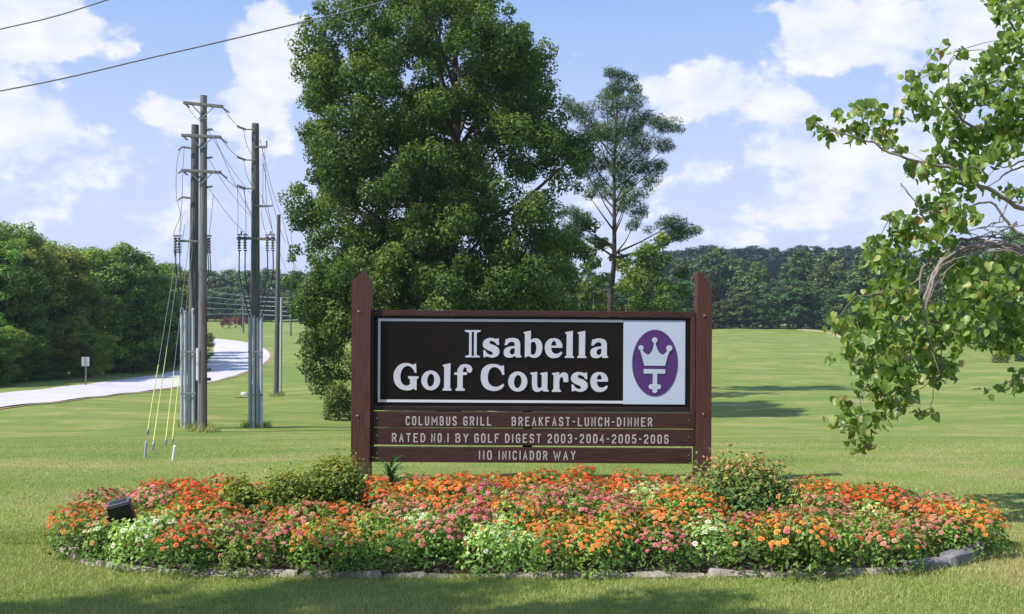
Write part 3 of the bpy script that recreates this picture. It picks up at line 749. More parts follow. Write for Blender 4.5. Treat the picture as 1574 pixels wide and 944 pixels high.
# colour patches of the bed, where the photograph has them: x, y, radius, colour
def cb(px, py, h=.27):
    d = F*(EYE-h)/(py-480); k_ = (px-787)/F*d; d = max(6.55, min(8.4, d)); return (px-787)/F*d, d
PATCH = [(cb(175, 830), .33, 'white'), (cb(90, 810), .2, 'pink'), (cb(655, 798), .14, 'white'), (cb(765, 835), .30, 'white'), (cb(1090, 835), .36, 'white'), (cb(870, 820), .14, 'white'), (cb(1000, 742), .16, 'white'),
         (cb(1010, 765), .14, 'white'), (cb(395, 850), .30, 'pink'), (cb(700, 845), .32, 'pink'), (cb(1000, 850), .26, 'pink'), (cb(1160, 790), .34, 'pink'), (cb(900, 775), .34, 'pink'), (cb(760, 775), .25, 'pink'),
         (cb(470, 800), .26, 'rose'), (cb(1390, 815), .55, 'rose'), (cb(1290, 800), .3, 'rose'), (cb(850, 850), .28, 'gold'), (cb(1190, 845), .34, 'gold'), (cb(940, 830), .28, 'gold'), (cb(690, 765), .24, 'gold'), (cb(560, 835), .34, 'gold'),
         (cb(520, 862), .3, 'gold'), (cb(1040, 795), .25, 'gold'), (cb(1330, 770), .12, 'white'), (cb(990, 800), .2, 'rose')]
LBL = {'orange': 'orange-red zinnia', 'gold': 'golden orange zinnia', 'pink': 'deep pink zinnia', 'rose': 'dusty rose zinnia', 'white': 'pale green white-flowered plant'}
SHR = [(*W(368, 0, 7.45).xy, .30), (*W(440, 0, 7.45).xy, .36), (*W(505, 0, 7.5).xy, .38), (*W(1142, 0, 7.45).xy, .44), (*W(600, 0, 8.1).xy, .16), (*W(187, 0, 6.85).xy, .15)]
pts = []
def bed_pts():
    for i in range(14000):
        x = random.uniform(BX-BW, BX+BW); y = random.uniform(BY-1.1, BY+1.35)
        if not in_bed(x, y, -.055): continue
        if any(math.hypot((x-a)/c_, (y-b)/c_/1.1) < 1 for a, b, c_ in SHR): continue
        if all((x-a)**2+(y-b)**2 > .222**2 for a, b in pts): pts.append((x, y))
bed_pts()
pts.sort(key=lambda q: q[1])
nflow = 0; ncount = {}
for i, (x, y) in enumerate(pts):
    # leave room for the shrubs at the posts
    col = 'orange'; best = 1
    for (cx, cy), r, c_ in PATCH:
        q = math.hypot((x-cx), (y-cy))/r
        if q < best: best = q; col = c_
    if best >= 1:
        q = math.sin(x*3.1+1)*math.sin(y*4.3+x)
        if q > .5 or (i*7) % 11 == 0: col = 'rose'
        elif q < -.72: col = 'gold'
    uu = (x-BX)/BW; vv = (y-BY); front = y < BY-bed_front(uu)+.55
    zs = .01+.05*(1-uu**4)*(1-abs(vv)/1.4)
    sc = random.uniform(.78, 1.10)
    if vv > .5: sc *= .9
    row = 'front' if front else ('back' if vv > bed_back(uu)-.55 else 'middle')
    zone = 'by the floodlight' if x < -1.9 else 'left of the sign lettering' if x < -.5 else 'before the middle of the sign' if x < .9 else 'in front of the right sign post' if x < 2.2 else 'at the right end'
    th = thing('zinnia_plant', LBL[col]+', '+row+' rows of the bed, '+zone, 'flower plant', (x, y, zs), random.uniform(0, 6.28), col+' zinnias, '+row+' rows, '+zone)
    th.scale = (sc, sc, sc*random.uniform(.92, 1.12))
    v = random.randrange(3)
    link_mesh('foliage', FOL['p' if col == 'white' else 'n'][v], th)
    if i < 80 and nflow < 3600:
        hs = (HEADSFEW if col == 'white' or random.random() < .3 else HEADS)[random.randrange(4)]
        for p_, nrm in hs:
            rm = (nrm.to_track_quat('Z', 'Y').to_matrix() @ Matrix.Rotation(random.uniform(0, 6), 3, 'Z')).to_euler(); s_ = random.uniform(.8, 1.22)
            c2 = col
            if random.random() < .14: c2 = random.choice(('orange', 'orange', 'pink', 'gold', 'rose', 'brown', 'brown'))
            link_mesh('blossom', BL[c2][random.randrange(4)], th, p_, rm, (s_, s_, s_)); nflow += 1
    else:
        tag(link_mesh('blossoms', JOIN[col][random.randrange(3)], th), kind='stuff')
    ncount[col] = ncount.get(col, 0)+1
print('plants', len(pts), ncount, 'blossoms', nflow)

# shrubs in the bed
def shrub(name, label, x, y, R, H, mat, n, leaf, seed, twigs=14, spiky=.0, z0=0., aspect=.45):
    n = int(n*1.9)
    th = thing(name, label, 'shrub', (x, y, z0))
    r_ = np.random.default_rng(seed); mb = MB(); tips = []
    for i in range(twigs):
        a = r_.uniform(0, 2*PI); u = r_.uniform(.2, .95)
        tip = Vector((math.cos(a)*R*u, math.sin(a)*R*u, H*(1-.5*u*u)*r_.uniform(.8, 1.05)))
        tips.append(tip); mb.tube([(0, 0, 0), tip*.5+Vector((0, 0, .03)), tip], [.008, .005, .002], 5)
    mb.build('stems', M_BARK, th)
    k = r_.integers(0, twigs, n); q = r_.uniform(.45, 1.06, n)[:, None]
    T = np.array([tuple(t_) for t_ in tips])[k]
    P = T*q + r_.normal(size=(n, 3))*np.array([.075, .075, .05])*(R/.35)
    m = n//2                                       # fill the dome evenly too
    th_ = r_.uniform(0, 2*PI, m); zz = r_.uniform(0, 1, m); rad = R*np.sqrt(np.clip(1-zz**2.2, 0, 1))*r_.uniform(.6, 1.02, m)
    P = np.concatenate([P, np.stack([np.cos(th_)*rad, np.sin(th_)*rad, zz*H*.95+.02], -1)])
    P[:, 2] = np.maximum(P[:, 2], .01)
    o_ = P/np.array([R, R, H]); V = leaf_quads(P, leaf, up=.5+spiky, aspect=aspect, out=o_*.7)
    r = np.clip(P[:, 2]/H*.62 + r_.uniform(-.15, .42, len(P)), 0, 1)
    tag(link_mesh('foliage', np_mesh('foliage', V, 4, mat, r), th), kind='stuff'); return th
shrub('small_shrub', 'small bright green shrub at the left back of the flower bed', *(W(368, 0, 7.4).xy), .19, .40, L_SHRUB, 1500, .035, 1)
shrub('golden_shrub', 'yellow-green shrub on the left of the sign, next to its left post', *(W(512, 0, 7.6).xy), .31, .53, L_SHRUB, 4200, .032, 2, 30)
shrub('spreading_shrub', 'yellow-green shrub between the small green shrub and the left sign post', *(W(440, 0, 7.4).xy), .26, .45, L_SHRUB, 3000, .032, 5, 24)
shrub('glossy_shrub', 'dark glossy shrub with reddish new tips right of the right sign post', *(W(1142, 0, 7.5).xy), .42, .51, L_DARKSHRUB, 5200, .040, 3, 34)
# lily-like plant
lx, ly = W(600, 0, 8.1).xy
th = thing('lily_plant', 'green strap-leaved lily plant just right of the left sign post', 'plant', (lx, ly, 0))
mb = MB(); mb.tube([(0, 0, 0), (.005, 0, .15), (0, .01, .42)], [.008, .006, .004], 6); mb.build('stem', L_LILY, th)
r = random.Random(4)
for i in range(34):
    a = r.uniform(0, 6.28); z0 = .12+.31*i/34; L_ = .25*(1.1-.5*i/34); w_ = .014; rise = .06+.5*i/34
    v = []; f = []
    for s_ in range(6):
        q = s_/5; rr = L_*q*(1-.15*rise); z = z0 + L_*((.75+rise)*q - .85*q*q); ww = w_*(1-q)**.6*(1 if q > 0 else .5)+.0008
        v += [(math.cos(a)*rr-math.sin(a)*ww, math.sin(a)*rr+math.cos(a)*ww, z), (math.cos(a)*rr+math.sin(a)*ww, math.sin(a)*rr-math.cos(a)*ww, z)]
    for s_ in range(5): f.append((2*s_, 2*s_+1, 2*s_+3, 2*s_+2))
    me = bpy.data.meshes.new('leaf'); me.from_pydata(v, [], f); me.materials.append(L_LILY); me.update(); link_mesh('leaf', me, th)

# floodlight
fx, fy, fz = W(187, 793, 6.85)
fz += .015
fl = thing('floodlight', 'black box floodlight tilted up at the left end of the flower bed', 'floodlight', (fx, fy, 0))
Rm = Euler((math.radians(-30), math.radians(-16), math.radians(-24)), 'XYZ')
mb = MB(); mb.box((0, 0, 0), (.15, .085, .165), bev=.008)
hs_ = mb.build('housing', M_LAMP, fl, loc=(0, 0, fz)); hs_.rotation_euler = (math.radians(18), math.radians(-13), math.radians(12))
mb = MB(); mb.box((0, 0, .0865), (.142, .07, .008), bev=.002); mb.build('lens_frame', M_LAMPEDGE, hs_)
mb = MB(); mb.box((0, 0, .0915), (.112, .045, .004), bev=.001); mb.build('glass', M_LAMP, hs_)
mb = MB(); mb.tube([(-.073, 0, .02), (-.085, 0, -.03), (-.07, 0, -.11), (0, 0, -.125), (.07, 0, -.11), (.085, 0, -.03), (.073, 0, .02)], .006, 6); mb.build('bracket', M_LAMP, fl, loc=(0, 0, fz))
mb = MB(); mb.tube([(0, 0, -.05), (0, 0, fz-.12)], .012, 8); mb.build('stake', M_LAMP, fl)

# ------------------------------------------------------------------ trees
def clumps_mesh(name, cl, mat, leaf, per, seed, flat=.8, up=.45, aspect=.62, toff=.0):
    """cl: (x, y, z, r, weight) clumps of leaves"""
    r_ = np.random.default_rng(seed); P = []; O = []; R = []
    for x, y, z, r, wt in cl:
        n_ = max(4, int(per*wt)); d = r_.normal(size=(n_, 3)); d /= np.linalg.norm(d, axis=1, keepdims=True)
        q = r_.uniform(.15, 1, n_)**.45*(1+.22*np.sin(5*d[:, 0]+x*3)*np.sin(4*d[:, 2]+z*2))
        off = d*q[:, None]*np.array([r, r, r*flat])
        P.append(np.array([x, y, z])+off); O.append(d)
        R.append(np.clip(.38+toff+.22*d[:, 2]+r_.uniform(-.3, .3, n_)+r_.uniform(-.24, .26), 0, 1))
    P = np.concatenate(P); O = np.concatenate(O); V = leaf_quads(P, leaf, up=up, aspect=aspect, out=O*.9)
    return np_mesh(name, V, 4, mat, np.concatenate(R))
def limbs_mb(mb, base, top, r0, tips, seed, n=7, kink=.25, att=.72):
    r = random.Random(seed); base = Vector(base); top = Vector(top); P = []
    for i in range(8):
        q = i/7; P.append(base.lerp(top, q) + Vector((r.uniform(-1, 1), r.uniform(-1, 1), 0))*kink*q*(1-q)*2)
    mb.tube(P, [r0*(1.25 if i == 0 else 1)*(1-.85*i/7) for i in range(8)], n)
    for tpt in tips:
        tpt = Vector(tpt); h = (tpt.z-base.z)/max(.1, (top.z-base.z)); q = min(.95, max(.16, h*att)); i = q*7; a = P[int(i)].lerp(P[min(7, int(i)+1)], i-int(i))
        L = (tpt-a).length; rr = max(.012, min(r0*(1-.8*q)*.55, L*.025))
        mid = a.lerp(tpt, .5) + Vector((r.uniform(-.08, .08)*L, r.uniform(-.08, .08)*L, -.04*L))
        mb.tube([a, mid, tpt], [rr, rr*.6, rr*.2], 5, cap=False)

# the big tree behind the sign
BD = 42.0
poly = [(590,-60),(562,8),(522,28),(500,58),(470,48),(457,90),(462,130),(452,160),(470,210),(457,240),(468,290),(452,335),(460,400),(450,445),(458,480),(470,530),(478,585),(505,606),(535,590),(560,575),(700,575),(860,560),
        (890,470),(898,430),(900,375),(882,335),(900,290),(908,240),(895,200),(862,190),(850,165),(858,130),(850,95),(820,78),(800,50),(772,40),(762,10),(745,-60),(690,-110),(640,-110)]
gaps = [(800,305,15),(835,285,12),(872,312,10),(850,340,8),(762,240,11),(718,150,12),(696,235,9),(492,393,13),(770,292,9),(700,92,6),(640,40,6),(480,180,6),(560,110,7),(790,200,6)]
def inside(x, y, P):
    c_ = False; j = len(P)-1
    for i in range(len(P)):
        if (P[i][1] > y) != (P[j][1] > y) and x < (P[j][0]-P[i][0])*(y-P[i][1])/(P[j][1]-P[i][1])+P[i][0]: c_ = not c_
        j = i
    return c_
kB = F/BD; bt = Vector((W(690, 0, BD).x, BD, gz(W(690, 0, BD).x, BD)))
big = thing('broadleaf_tree', 'very tall dense broadleaf tree directly behind the sign', 'tree', bt)
cl = []; r = random.Random(11)
while len(cl) < 960:
    x = r.uniform(445, 912); y = r.uniform(-110, 608)
    rp = r.uniform(15, 30)
    if not inside(x, y, poly): continue
    if not all(inside(x+rp*.75*math.cos(a), y+rp*.75*math.sin(a), poly) for a in (0, 1.57, 3.14, 4.71)): 
        rp *= .5
        if not all(inside(x+rp*.7*math.cos(a), y+rp*.7*math.sin(a), poly) for a in (0, 1.57, 3.14, 4.71)): continue
    if any(math.hypot(x-a, y-b) < c_+rp*.5 for a, b, c_ in gaps): continue
    if y < 440 and math.sin(x*.062+1.3*math.sin(y*.03))*math.sin(y*.071+x*.02) < -.74: continue
    xs = [p_[0] for p_ in poly]; hw = 225; cxp = 680
    dep = math.sqrt(max(.04, 1-((x-cxp)/(hw+20))**2))*5.4*(.75 if y > 480 or y < 40 else 1)
    v_ = r.uniform(-1, 1); v_ = math.copysign(abs(v_)**.6, v_)
    p_ = W(x, y, BD); cl.append((p_.x-bt.x, v_*dep, p_.z-bt.z, rp/kB, (rp/26)**2))
me = clumps_mesh('crown', cl, L_BIG, .125, 620, 3, flat=.9)
tag(link_mesh('crown', me, big), kind='stuff')
mb = MB(); limbs_mb(mb, (0, 0, -.2), (.3, 0, 17), .42, [(c_[0], c_[1], c_[2]) for c_ in cl[::22]], 5, 10); mb.build('trunk', M_BARK, big, smooth=True)

# the pine
PD = 60.0; pb = Vector((W(936, 0, PD).x, PD, gz(W(936, 0, PD).x, PD)))
pine = thing('pine_tree', 'slender open-crowned pine standing right of the big tree', 'tree', pb)
pf = [(885,158,15),(897,170,16),(872,165,10),(908,185,16),(934,118,12),(948,112,12),(936,140,16),(952,138,18),(975,118,9),(978,135,13),(965,160,20),(940,170,22),(915,200,20),(985,180,18),(1000,175,12),(1012,198,16),(1028,190,13),(1040,200,9),
      (935,205,26),(965,200,24),(990,215,22),(1015,225,16),(895,225,16),(950,240,24),(920,245,20),(980,250,22),(1005,262,18),(1016,250,12),(900,262,14),(885,240,12),(925,275,16),(960,280,20),(990,290,14),(905,300,12),(965,310,18),(985,325,16),
      (955,320,12),(975,345,12),(880,325,13),(895,335,13),(870,345,12),(905,345,10),(885,362,14),(910,362,10),(1040,345,18),(1060,350,14),(1025,340,12),(1050,358,16),(1072,352,10),(1035,365,12),(1005,350,10),(860,330,10),(1015,372,12),(930,300,12),(945,262,16)]
cl = []; r = random.Random(5)
for x, y, rp in pf:
    for q in range(2):
        p_ = W(x+r.uniform(-6, 6), y+r.uniform(-6, 6), PD); cl.append((p_.x-pb.x, r.uniform(-1, 1)*(1.9 if y > 150 else .7), p_.z-pb.z, rp/F*PD*1.05, (rp/16)**2))
tag(link_mesh('crown', clumps_mesh('crown', cl, L_PINE, .32, 290, 8, flat=.75, aspect=.11, up=.7), pine), kind='stuff')
mb = MB(); tp = W(950, 110, PD)-pb
limbs_mb(mb, (0, 0, -.3), (tp.x, 0, tp.z), .21, [(c_[0], c_[1], c_[2]-.15) for c_ in [q_ for i_, q_ in enumerate(cl) if i_ % (3 if q_[2] > 9.5 else 8) == 0]], 9, 8, kink=.2, att=.84); mb.build('trunk', M_BARKRED, pine, smooth=True)

# understorey trees round the pine
def puff_tree(name, label, px, d, puffs, mat, leaf, per, seed, r0=.12, dj=1.4, toff=0, mult=3, ty=None):
    b = Vector((W(px, 0, d).x, d, gz(W(px, 0, d).x, d))); th = thing(name, label, 'tree', b); cl = []; r = random.Random(seed)
    for x, y, rp in puffs:
        for q in range(mult):
            p_ = W(x+r.uniform(-.4, .4)*rp, y+r.uniform(-.4, .4)*rp, d); cl.append((p_.x-b.x, r.uniform(-dj, dj), max(.2, p_.z-b.z), rp/F*d*.7, (rp/25)**2))
    tag(link_mesh('crown', clumps_mesh('crown', cl, mat, leaf, per, seed, toff=toff), th), kind='stuff')
    top = max(c_[2] for c_ in cl); mb = MB(); limbs_mb(mb, (0, 0, -.2), (0, 0, top*.85), r0, [(c_[0], c_[1], c_[2]) for c_ in cl[::4]], seed, 7); mb.build('trunk', M_BARK, th, smooth=True)
    return th
puff_tree('understorey_tree', 'lit yellow-green small tree under the lower branches of the pine', 1000, 56, [(1000,385,22),(1018,372,16),(985,400,24),(1010,410,22),(970,415,22),(1030,395,12),(990,435,26),(1015,440,20),(960,445,20),(980,465,28),(1010,470,24)], L_BIG, .2, 170, 21, toff=.12)
puff_tree('understorey_tree', 'small pale yellow-green tree between the big tree and the pine trunk', 912, 52, [(905,410,18),(920,425,16),(900,440,20),(922,450,16),(895,470,22),(915,480,20)], L_YEL, .2, 130, 22)
puff_tree('understorey_tree', 'dark leafy tree filling the gap behind the right side of the big tree', 880, 62, [(880,370,28),(860,395,32),(900,390,22),(870,430,36),(900,460,26),(850,460,36),(940,470,20),(1040,470,14),(870,490,36),(900,340,22),(925,370,18),(950,400,18),(1050,420,14),(1045,445,18)], L_BIG, .24, 150, 23, toff=-.15)
# bush by the left foot of the big tree
q = hit(522, 640)
shrub('rounded_bush', 'pale olive bush beside the left sign post at the foot of the big tree', W(520, 0, 38).x, 38, .55, 1.35, L_YEL, 1800, .11, 31, 20, z0=gz(W(520, 0, 38).x, 38))

# prototype woodland trees (shared meshes)
def proto(kind, seed):
    r = random.Random(seed); cl = []
    if kind == 'broad':
        H, R, nC, leaf, per, mat = 11.5, 3.9, 230, .25, 190, L_WOOD
        lobes = [(r.uniform(-1, 1)*R*.45, r.uniform(-1, 1)*R*.45, H*r.uniform(.38, .82), R*r.uniform(.42, .62)) for _ in range(9)] + [(0, 0, H*.5, R*.75), (0, 0, H*.85, R*.42), (1.2, 0, H*.2, R*.5), (-1.2, .5, H*.22, R*.5), (0, -1.2, H*.2, R*.5)]
        while len(cl) < nC:
            L = r.choice(lobes); d = Vector((r.gauss(0, 1), r.gauss(0, 1), r.gauss(0, 1))).normalized()*r.uniform(.85, 1)*L[3]
            z = L[2]+d.z*1.15
            if z < .5 or z > H: continue
            rr = r.uniform(.45, .9); cl.append((L[0]+d.x, L[1]+d.y, z, rr, rr*rr*1.15))
        top = H*.8; tr = .22
    elif kind == 'farbroad':
        H, R, nC, leaf, per, mat = 15, 4.6, 85, .62, 75, L_FAR
        for _ in range(nC):
            z = r.uniform(.16, 1); rad = R*math.sin(PI*min(1, .12+z*.85))**.7*r.uniform(.5, 1); a = r.uniform(0, 6.28); rr = r.uniform(.8, 1.5)
            cl.append((math.cos(a)*rad, math.sin(a)*rad, z*H-.4, rr, rr*rr*.6))
        top = H*.8; tr = .25
    else:
        H, R, nC, leaf, per, mat = 18, 3.4, 80, .60, 65, L_FAR
        for _ in range(nC):
            z = r.uniform(.10, 1); rad = R*(1.12-z)**.6*r.uniform(.35, 1.05); a = r.uniform(0, 6.28); rr = r.uniform(.7, 1.25)
            cl.append((math.cos(a)*rad, math.sin(a)*rad, z*H-.5, rr, rr*rr*.75))
        top = H*.95; tr = .2
    cm = clumps_mesh('crown', cl, mat, leaf, per, seed, flat=.75, aspect=.6, up=1.1)
    mb = MB(); limbs_mb(mb, (0, 0, -.5), (0, 0, top), tr, [(c_[0], c_[1], c_[2]) for c_ in cl[::5]], seed, 6)
    return cm, mb.mesh('trunk', M_BARK if kind != 'farpine' else M_BARKRED, True)
PR = {k: [proto(k, s_+10*i) for s_ in range(3)] for i, k in enumerate(('broad', 'farbroad', 'farpine'))}
PR['ridge'] = []
for c_, tk in PR['farpine']:
    c2_ = c_.copy(); c2_.materials.clear(); c2_.materials.append(L_FARDARK); PR['ridge'].append((c2_, tk))
def plant(name, label, group, kind, x, y, h, wide=1.0, v=None, cat='tree'):
    c_, tk = PR[kind][random.randrange(3) if v is None else v]; H = {'broad': 11.5, 'farbroad': 15, 'farpine': 18, 'ridge': 18}[kind]
    th = thing(name, label, cat, (x, y, gz(x, y)), random.uniform(0, 6.28), group); s_ = h/H
    th.scale = (s_*wide, s_*wide, s_)
    link_mesh('crown', c_, th)['kind'] = 'stuff'; link_mesh('trunk', tk, th); return th

# left woods: front edge along the far side of the road
def topz(py, d): return EYE+(480-py)/F*d
LW = [(-70, 70, 345), (-20, 72, 352), (28, 74, 352), (75, 79, 372), (112, 80, 382), (150, 84, 376), (192, 86, 384), (222, 92, 402), (248, 98, 408), (262, 108, 412),
      (5, 84, 345), (50, 90, 362), (95, 93, 380), (132, 96, 384), (172, 100, 386), (207, 106, 398), (240, 116, 410), (-45, 92, 350), (270, 125, 415), (-120, 80, 350)]
LWL = ['leafy tree of the woods just outside the left edge of the view', 'woods tree cut by the left edge of the photo, second from the left', 'tallest rounded leafy tree near the left edge of the woods',
       'leafy woods tree just left of the road sign seen from behind', 'leafy woods tree rising directly behind the back of the road sign', 'leafy woods tree just right of the road sign seen from behind',
       'leafy tree in the middle of the woods front between road sign and poles', 'leafy woods tree two crowns left of the guy wires', 'leafy woods tree right behind the yellow guy wire guards', 'last front tree of the left woods, beside the utility poles']
for i, (px, d, ty) in enumerate(LW):
    x = W(px, 0, d).x; fr = i < 10
    plant('woodland_tree', (LWL[i] if fr else 'leafy tree deeper in the woods across the road'),
          'trees on the front edge of the left woods' if fr else 'trees deeper in the left woods', 'broad', x, d, topz(ty, d)-gz(x, d)+random.uniform(-.5, .4), random.uniform(.95, 1.2))
for i, px in enumerate(range(-60, 285, 24)):
    e = hit(px, 596-px*.10 if px < 250 else 566); d = e.y+random.uniform(2.0, 4.5); x = W(px+random.uniform(-8, 8), 0, d).x
    if px > 235: d += 4
    plant('woodland_bush', 'low bushy growth along the foot of the woods across the road', 'bushes along the foot of the left woods', 'broad', x, d, random.uniform(3.2, 5.6), random.uniform(1.3, 1.8), cat='bush')

# far trees: treeline of the fairway and the wooded ridge
n_far = 0
def far(px, d, ty, kind, label, group, name='distant_tree', wide=1.0):
    global n_far
    x = W(px, 0, d).x; h = topz(ty, d)-gz(x, d); n_far += 1
    plant(name, label, group, kind, x, d, max(3, h), wide)
r = random.Random(3)
for px in range(900, 1345, 13):                       # front treeline beyond the fairway
    ty = 400+r.choice((-14, -6, 4, 16, 28))+r.uniform(-5, 5)
    if px > 1250: ty -= (px-1250)*.14
    d = 232+r.uniform(0, 14)-max(0, px-1270)*.35
    far(px+r.uniform(-4, 4), d, ty, r.choice(('farpine', 'farpine', 'farbroad')), 'mid-green tree of the treeline at the far end of the fairway', 'trees at the far end of the fairway')
for px in range(905, 1350, 11):
    far(px+r.uniform(-5, 5), 224+r.uniform(0, 5)-max(0, px-1270)*.35, 452+r.uniform(-22, 24), 'farbroad', 'low leafy tree at the foot of the treeline beyond the fairway', 'low trees at the foot of the far treeline', wide=1.5)
for px in range(1340, 1660, 18):                      # right: nearer treeline behind the redbud
    d = 205-(px-1340)*.30+r.uniform(0, 10)
    far(px+r.uniform(-4, 4), d, 385-(px-1340)*.10+r.uniform(-10, 22), r.choice(('farpine', 'farpine', 'farbroad')), 'tall pine of the woods behind the heart-leaved tree on the right', 'woods behind the heart-leaved tree')
for px in range(1350, 1660, 26):
    d = 215-(px-1340)*.28+r.uniform(8, 18)
    far(px+r.uniform(-4, 4), d, 440+r.uniform(-14, 22), 'farbroad', 'low leafy tree inside the woods on the right', 'low trees in the right woods', wide=1.5)
for px in range(990, 1400, 10):                       # wooded ridge behind
    far(px+r.uniform(-3, 3), 400+r.uniform(0, 20), 379+r.uniform(-4, 5), 'ridge', 'dark distant tree along the wooded ridge line', 'trees along the far wooded ridge', wide=1.5)
for px in range(985, 1400, 13):
    far(px+r.uniform(-3, 3), 385+r.uniform(0, 10), 392+r.uniform(-4, 6), 'ridge', 'dark distant tree along the wooded ridge line', 'trees along the far wooded ridge', wide=1.6)
for px in range(262, 520, 11):                        # far woods seen between the poles
    far(px+r.uniform(-3, 3), 300+r.uniform(0, 18), 414+r.uniform(-3, 6), r.choice(('farpine', 'farpine', 'farbroad')), 'dark distant tree seen behind the utility poles', 'distant woods behind the poles', wide=1.3)
for px in range(270, 520, 16):
    far(px+r.uniform(-3, 3), 286+r.uniform(0, 8), 448+r.uniform(-8, 8), 'farbroad', 'low distant tree seen behind the utility poles', 'low distant trees behind the poles', wide=1.6)
for i, (px, ty) in enumerate(((343, 489), (352, 488), (362, 490), (372, 488), (382, 490))):
    x, d = W(px, 0, 232).x, 232; th = thing('crape_myrtle', 'dusty red flowering tree in the row beyond the road bend', 'tree', (x, d, gz(x, d)), 0, 'red flowering trees beyond the road')
    cl = [(r.uniform(-1, 1), r.uniform(-1, 1), r.uniform(.8, 2.2), r.uniform(.35, .7), 1) for _ in range(14)]
    tag(link_mesh('crown', clumps_mesh('crown', cl, L_RED, .3, 30, i), th), kind='stuff')
    mb = MB()
    for q in range(3): mb.tube([(0, 0, -.2), (r.uniform(-.4, .4), r.uniform(-.4, .4), 1.6)], [.07, .03], 5)
    mb.build('trunk', M_BARK, th)
# round reed clumps on the right
for i, (px, py, rp) in enumerate(((1537, 558, 13), (1570, 556, 10))):
    e = hit(px, py); k = F/e.y
    shrub('round_bush', ('round olive bush on the fairway edge under the hanging leaves' if i == 0 else 'dark round bush at the right edge of the fairway'), e.x, e.y, rp/k, 16/k, L_REED if i == 0 else L_FAR, 900, .18, 60+i, 12, z0=e.z)
# sand of the bunker at the far right end of the fairway
a = [hit(1225, 506.5), hit(1255, 508), hit(1280, 512.5), hit(1300, 519), hit(1330, 527)]; b = [hit(1225, 508), hit(1255, 510.5), hit(1280, 516), hit(1300, 522), hit(1330, 529)]
strip('bunker_sand', a, b, M_SAND, .05, 2, 5)

# trees left of and behind the photographer's spot; their shade falls on the lawn in front
for i, (x, y, h, wd) in enumerate(((-7.55, 2.25, 9, .50), (-3.3, 3.3, 5.5, .48), (-8.9, 2.2, 8, .30))):
    plant('shade_tree', ('leafy tree shading the lawn before the bed, farthest left', 'leafy tree beside the camera shading the lawn before the bed', 'leafy tree shading the lawn by the left end of the bed')[i], None, 'broad', x, y, h, wd, v=i)

# ------------------------------------------------------------------ the heart-leaved tree on the right
RD = 8.0
red = thing('heart_leaved_tree', 'tree with heart-shaped leaves reaching in from the right edge', 'tree', (5.9, 8.6, 0))
c2 = lambda x, y, r_: (1220+x/2.698, y/2.698, r_/2.698)
c3 = lambda x, y, r_: (1220+x/2.62, 340+y/2.62, r_/2.62)
BLB = [c2(*q) for q in [(85,510,32),(150,540,38),(190,470,30),(250,540,46),(270,450,40),(330,440,38),(330,520,50),(390,560,40),(430,475,34),(440,620,22),(400,600,18),(485,690,26),(540,700,44),(600,640,42),(600,200,30),(690,210,24),(585,290,36),(480,315,26),(500,370,44),(545,430,52),(590,490,32),(650,380,38),(690,350,32),(660,430,30),(650,510,52),(700,560,56),(740,400,52),(780,330,54),(780,260,44),(850,220,52),(900,160,46),(940,200,50),(870,50,42),(930,30,46),(910,90,22),(840,0,40),(850,360,64),(900,450,70),(840,500,70),(780,600,72),(860,620,60),(930,560,70),(700,700,56),(640,740,46),(760,690,50),(620,790,26),(400,900,26),(450,910,36),(560,850,52),(640,860,52),(720,790,34),(700,900,50),(870,790,26),(930,800,30),(960,300,60),(990,420,70),(1010,150,60),(1000,20,60)]]
BLB += [c3(*q) for q in [(330,100,46),(370,150,50),(420,60,46),(440,200,56),(480,30,50),(540,90,46),(600,50,46),(240,310,30),(350,270,52),(420,300,66),(170,400,40),(250,400,52),(330,380,68),(430,400,80),(560,400,84),(680,200,80),(780,250,90),(880,300,84),(700,350,90),(820,420,90),(900,450,60),(165,540,18),(230,500,42),(320,500,70),(430,500,80),(550,490,80),(660,450,50),(280,580,42),(370,600,60),(470,600,60),(580,600,52),(640,580,32),(260,670,26),(350,690,50),(440,680,50),(400,740,42),(190,720,26),(230,770,40),(280,790,40),(350,790,34),(150,800,20),(200,830,20),(260,850,38),(290,895,24),(235,905,16),(465,710,16),(505,770,22),(553,765,14),(780,680,16),(830,670,18),(900,660,30),(910,600,24),(850,500,46),(950,350,70),(980,480,60),(990,200,60),(850,150,50),(640,130,40)]]
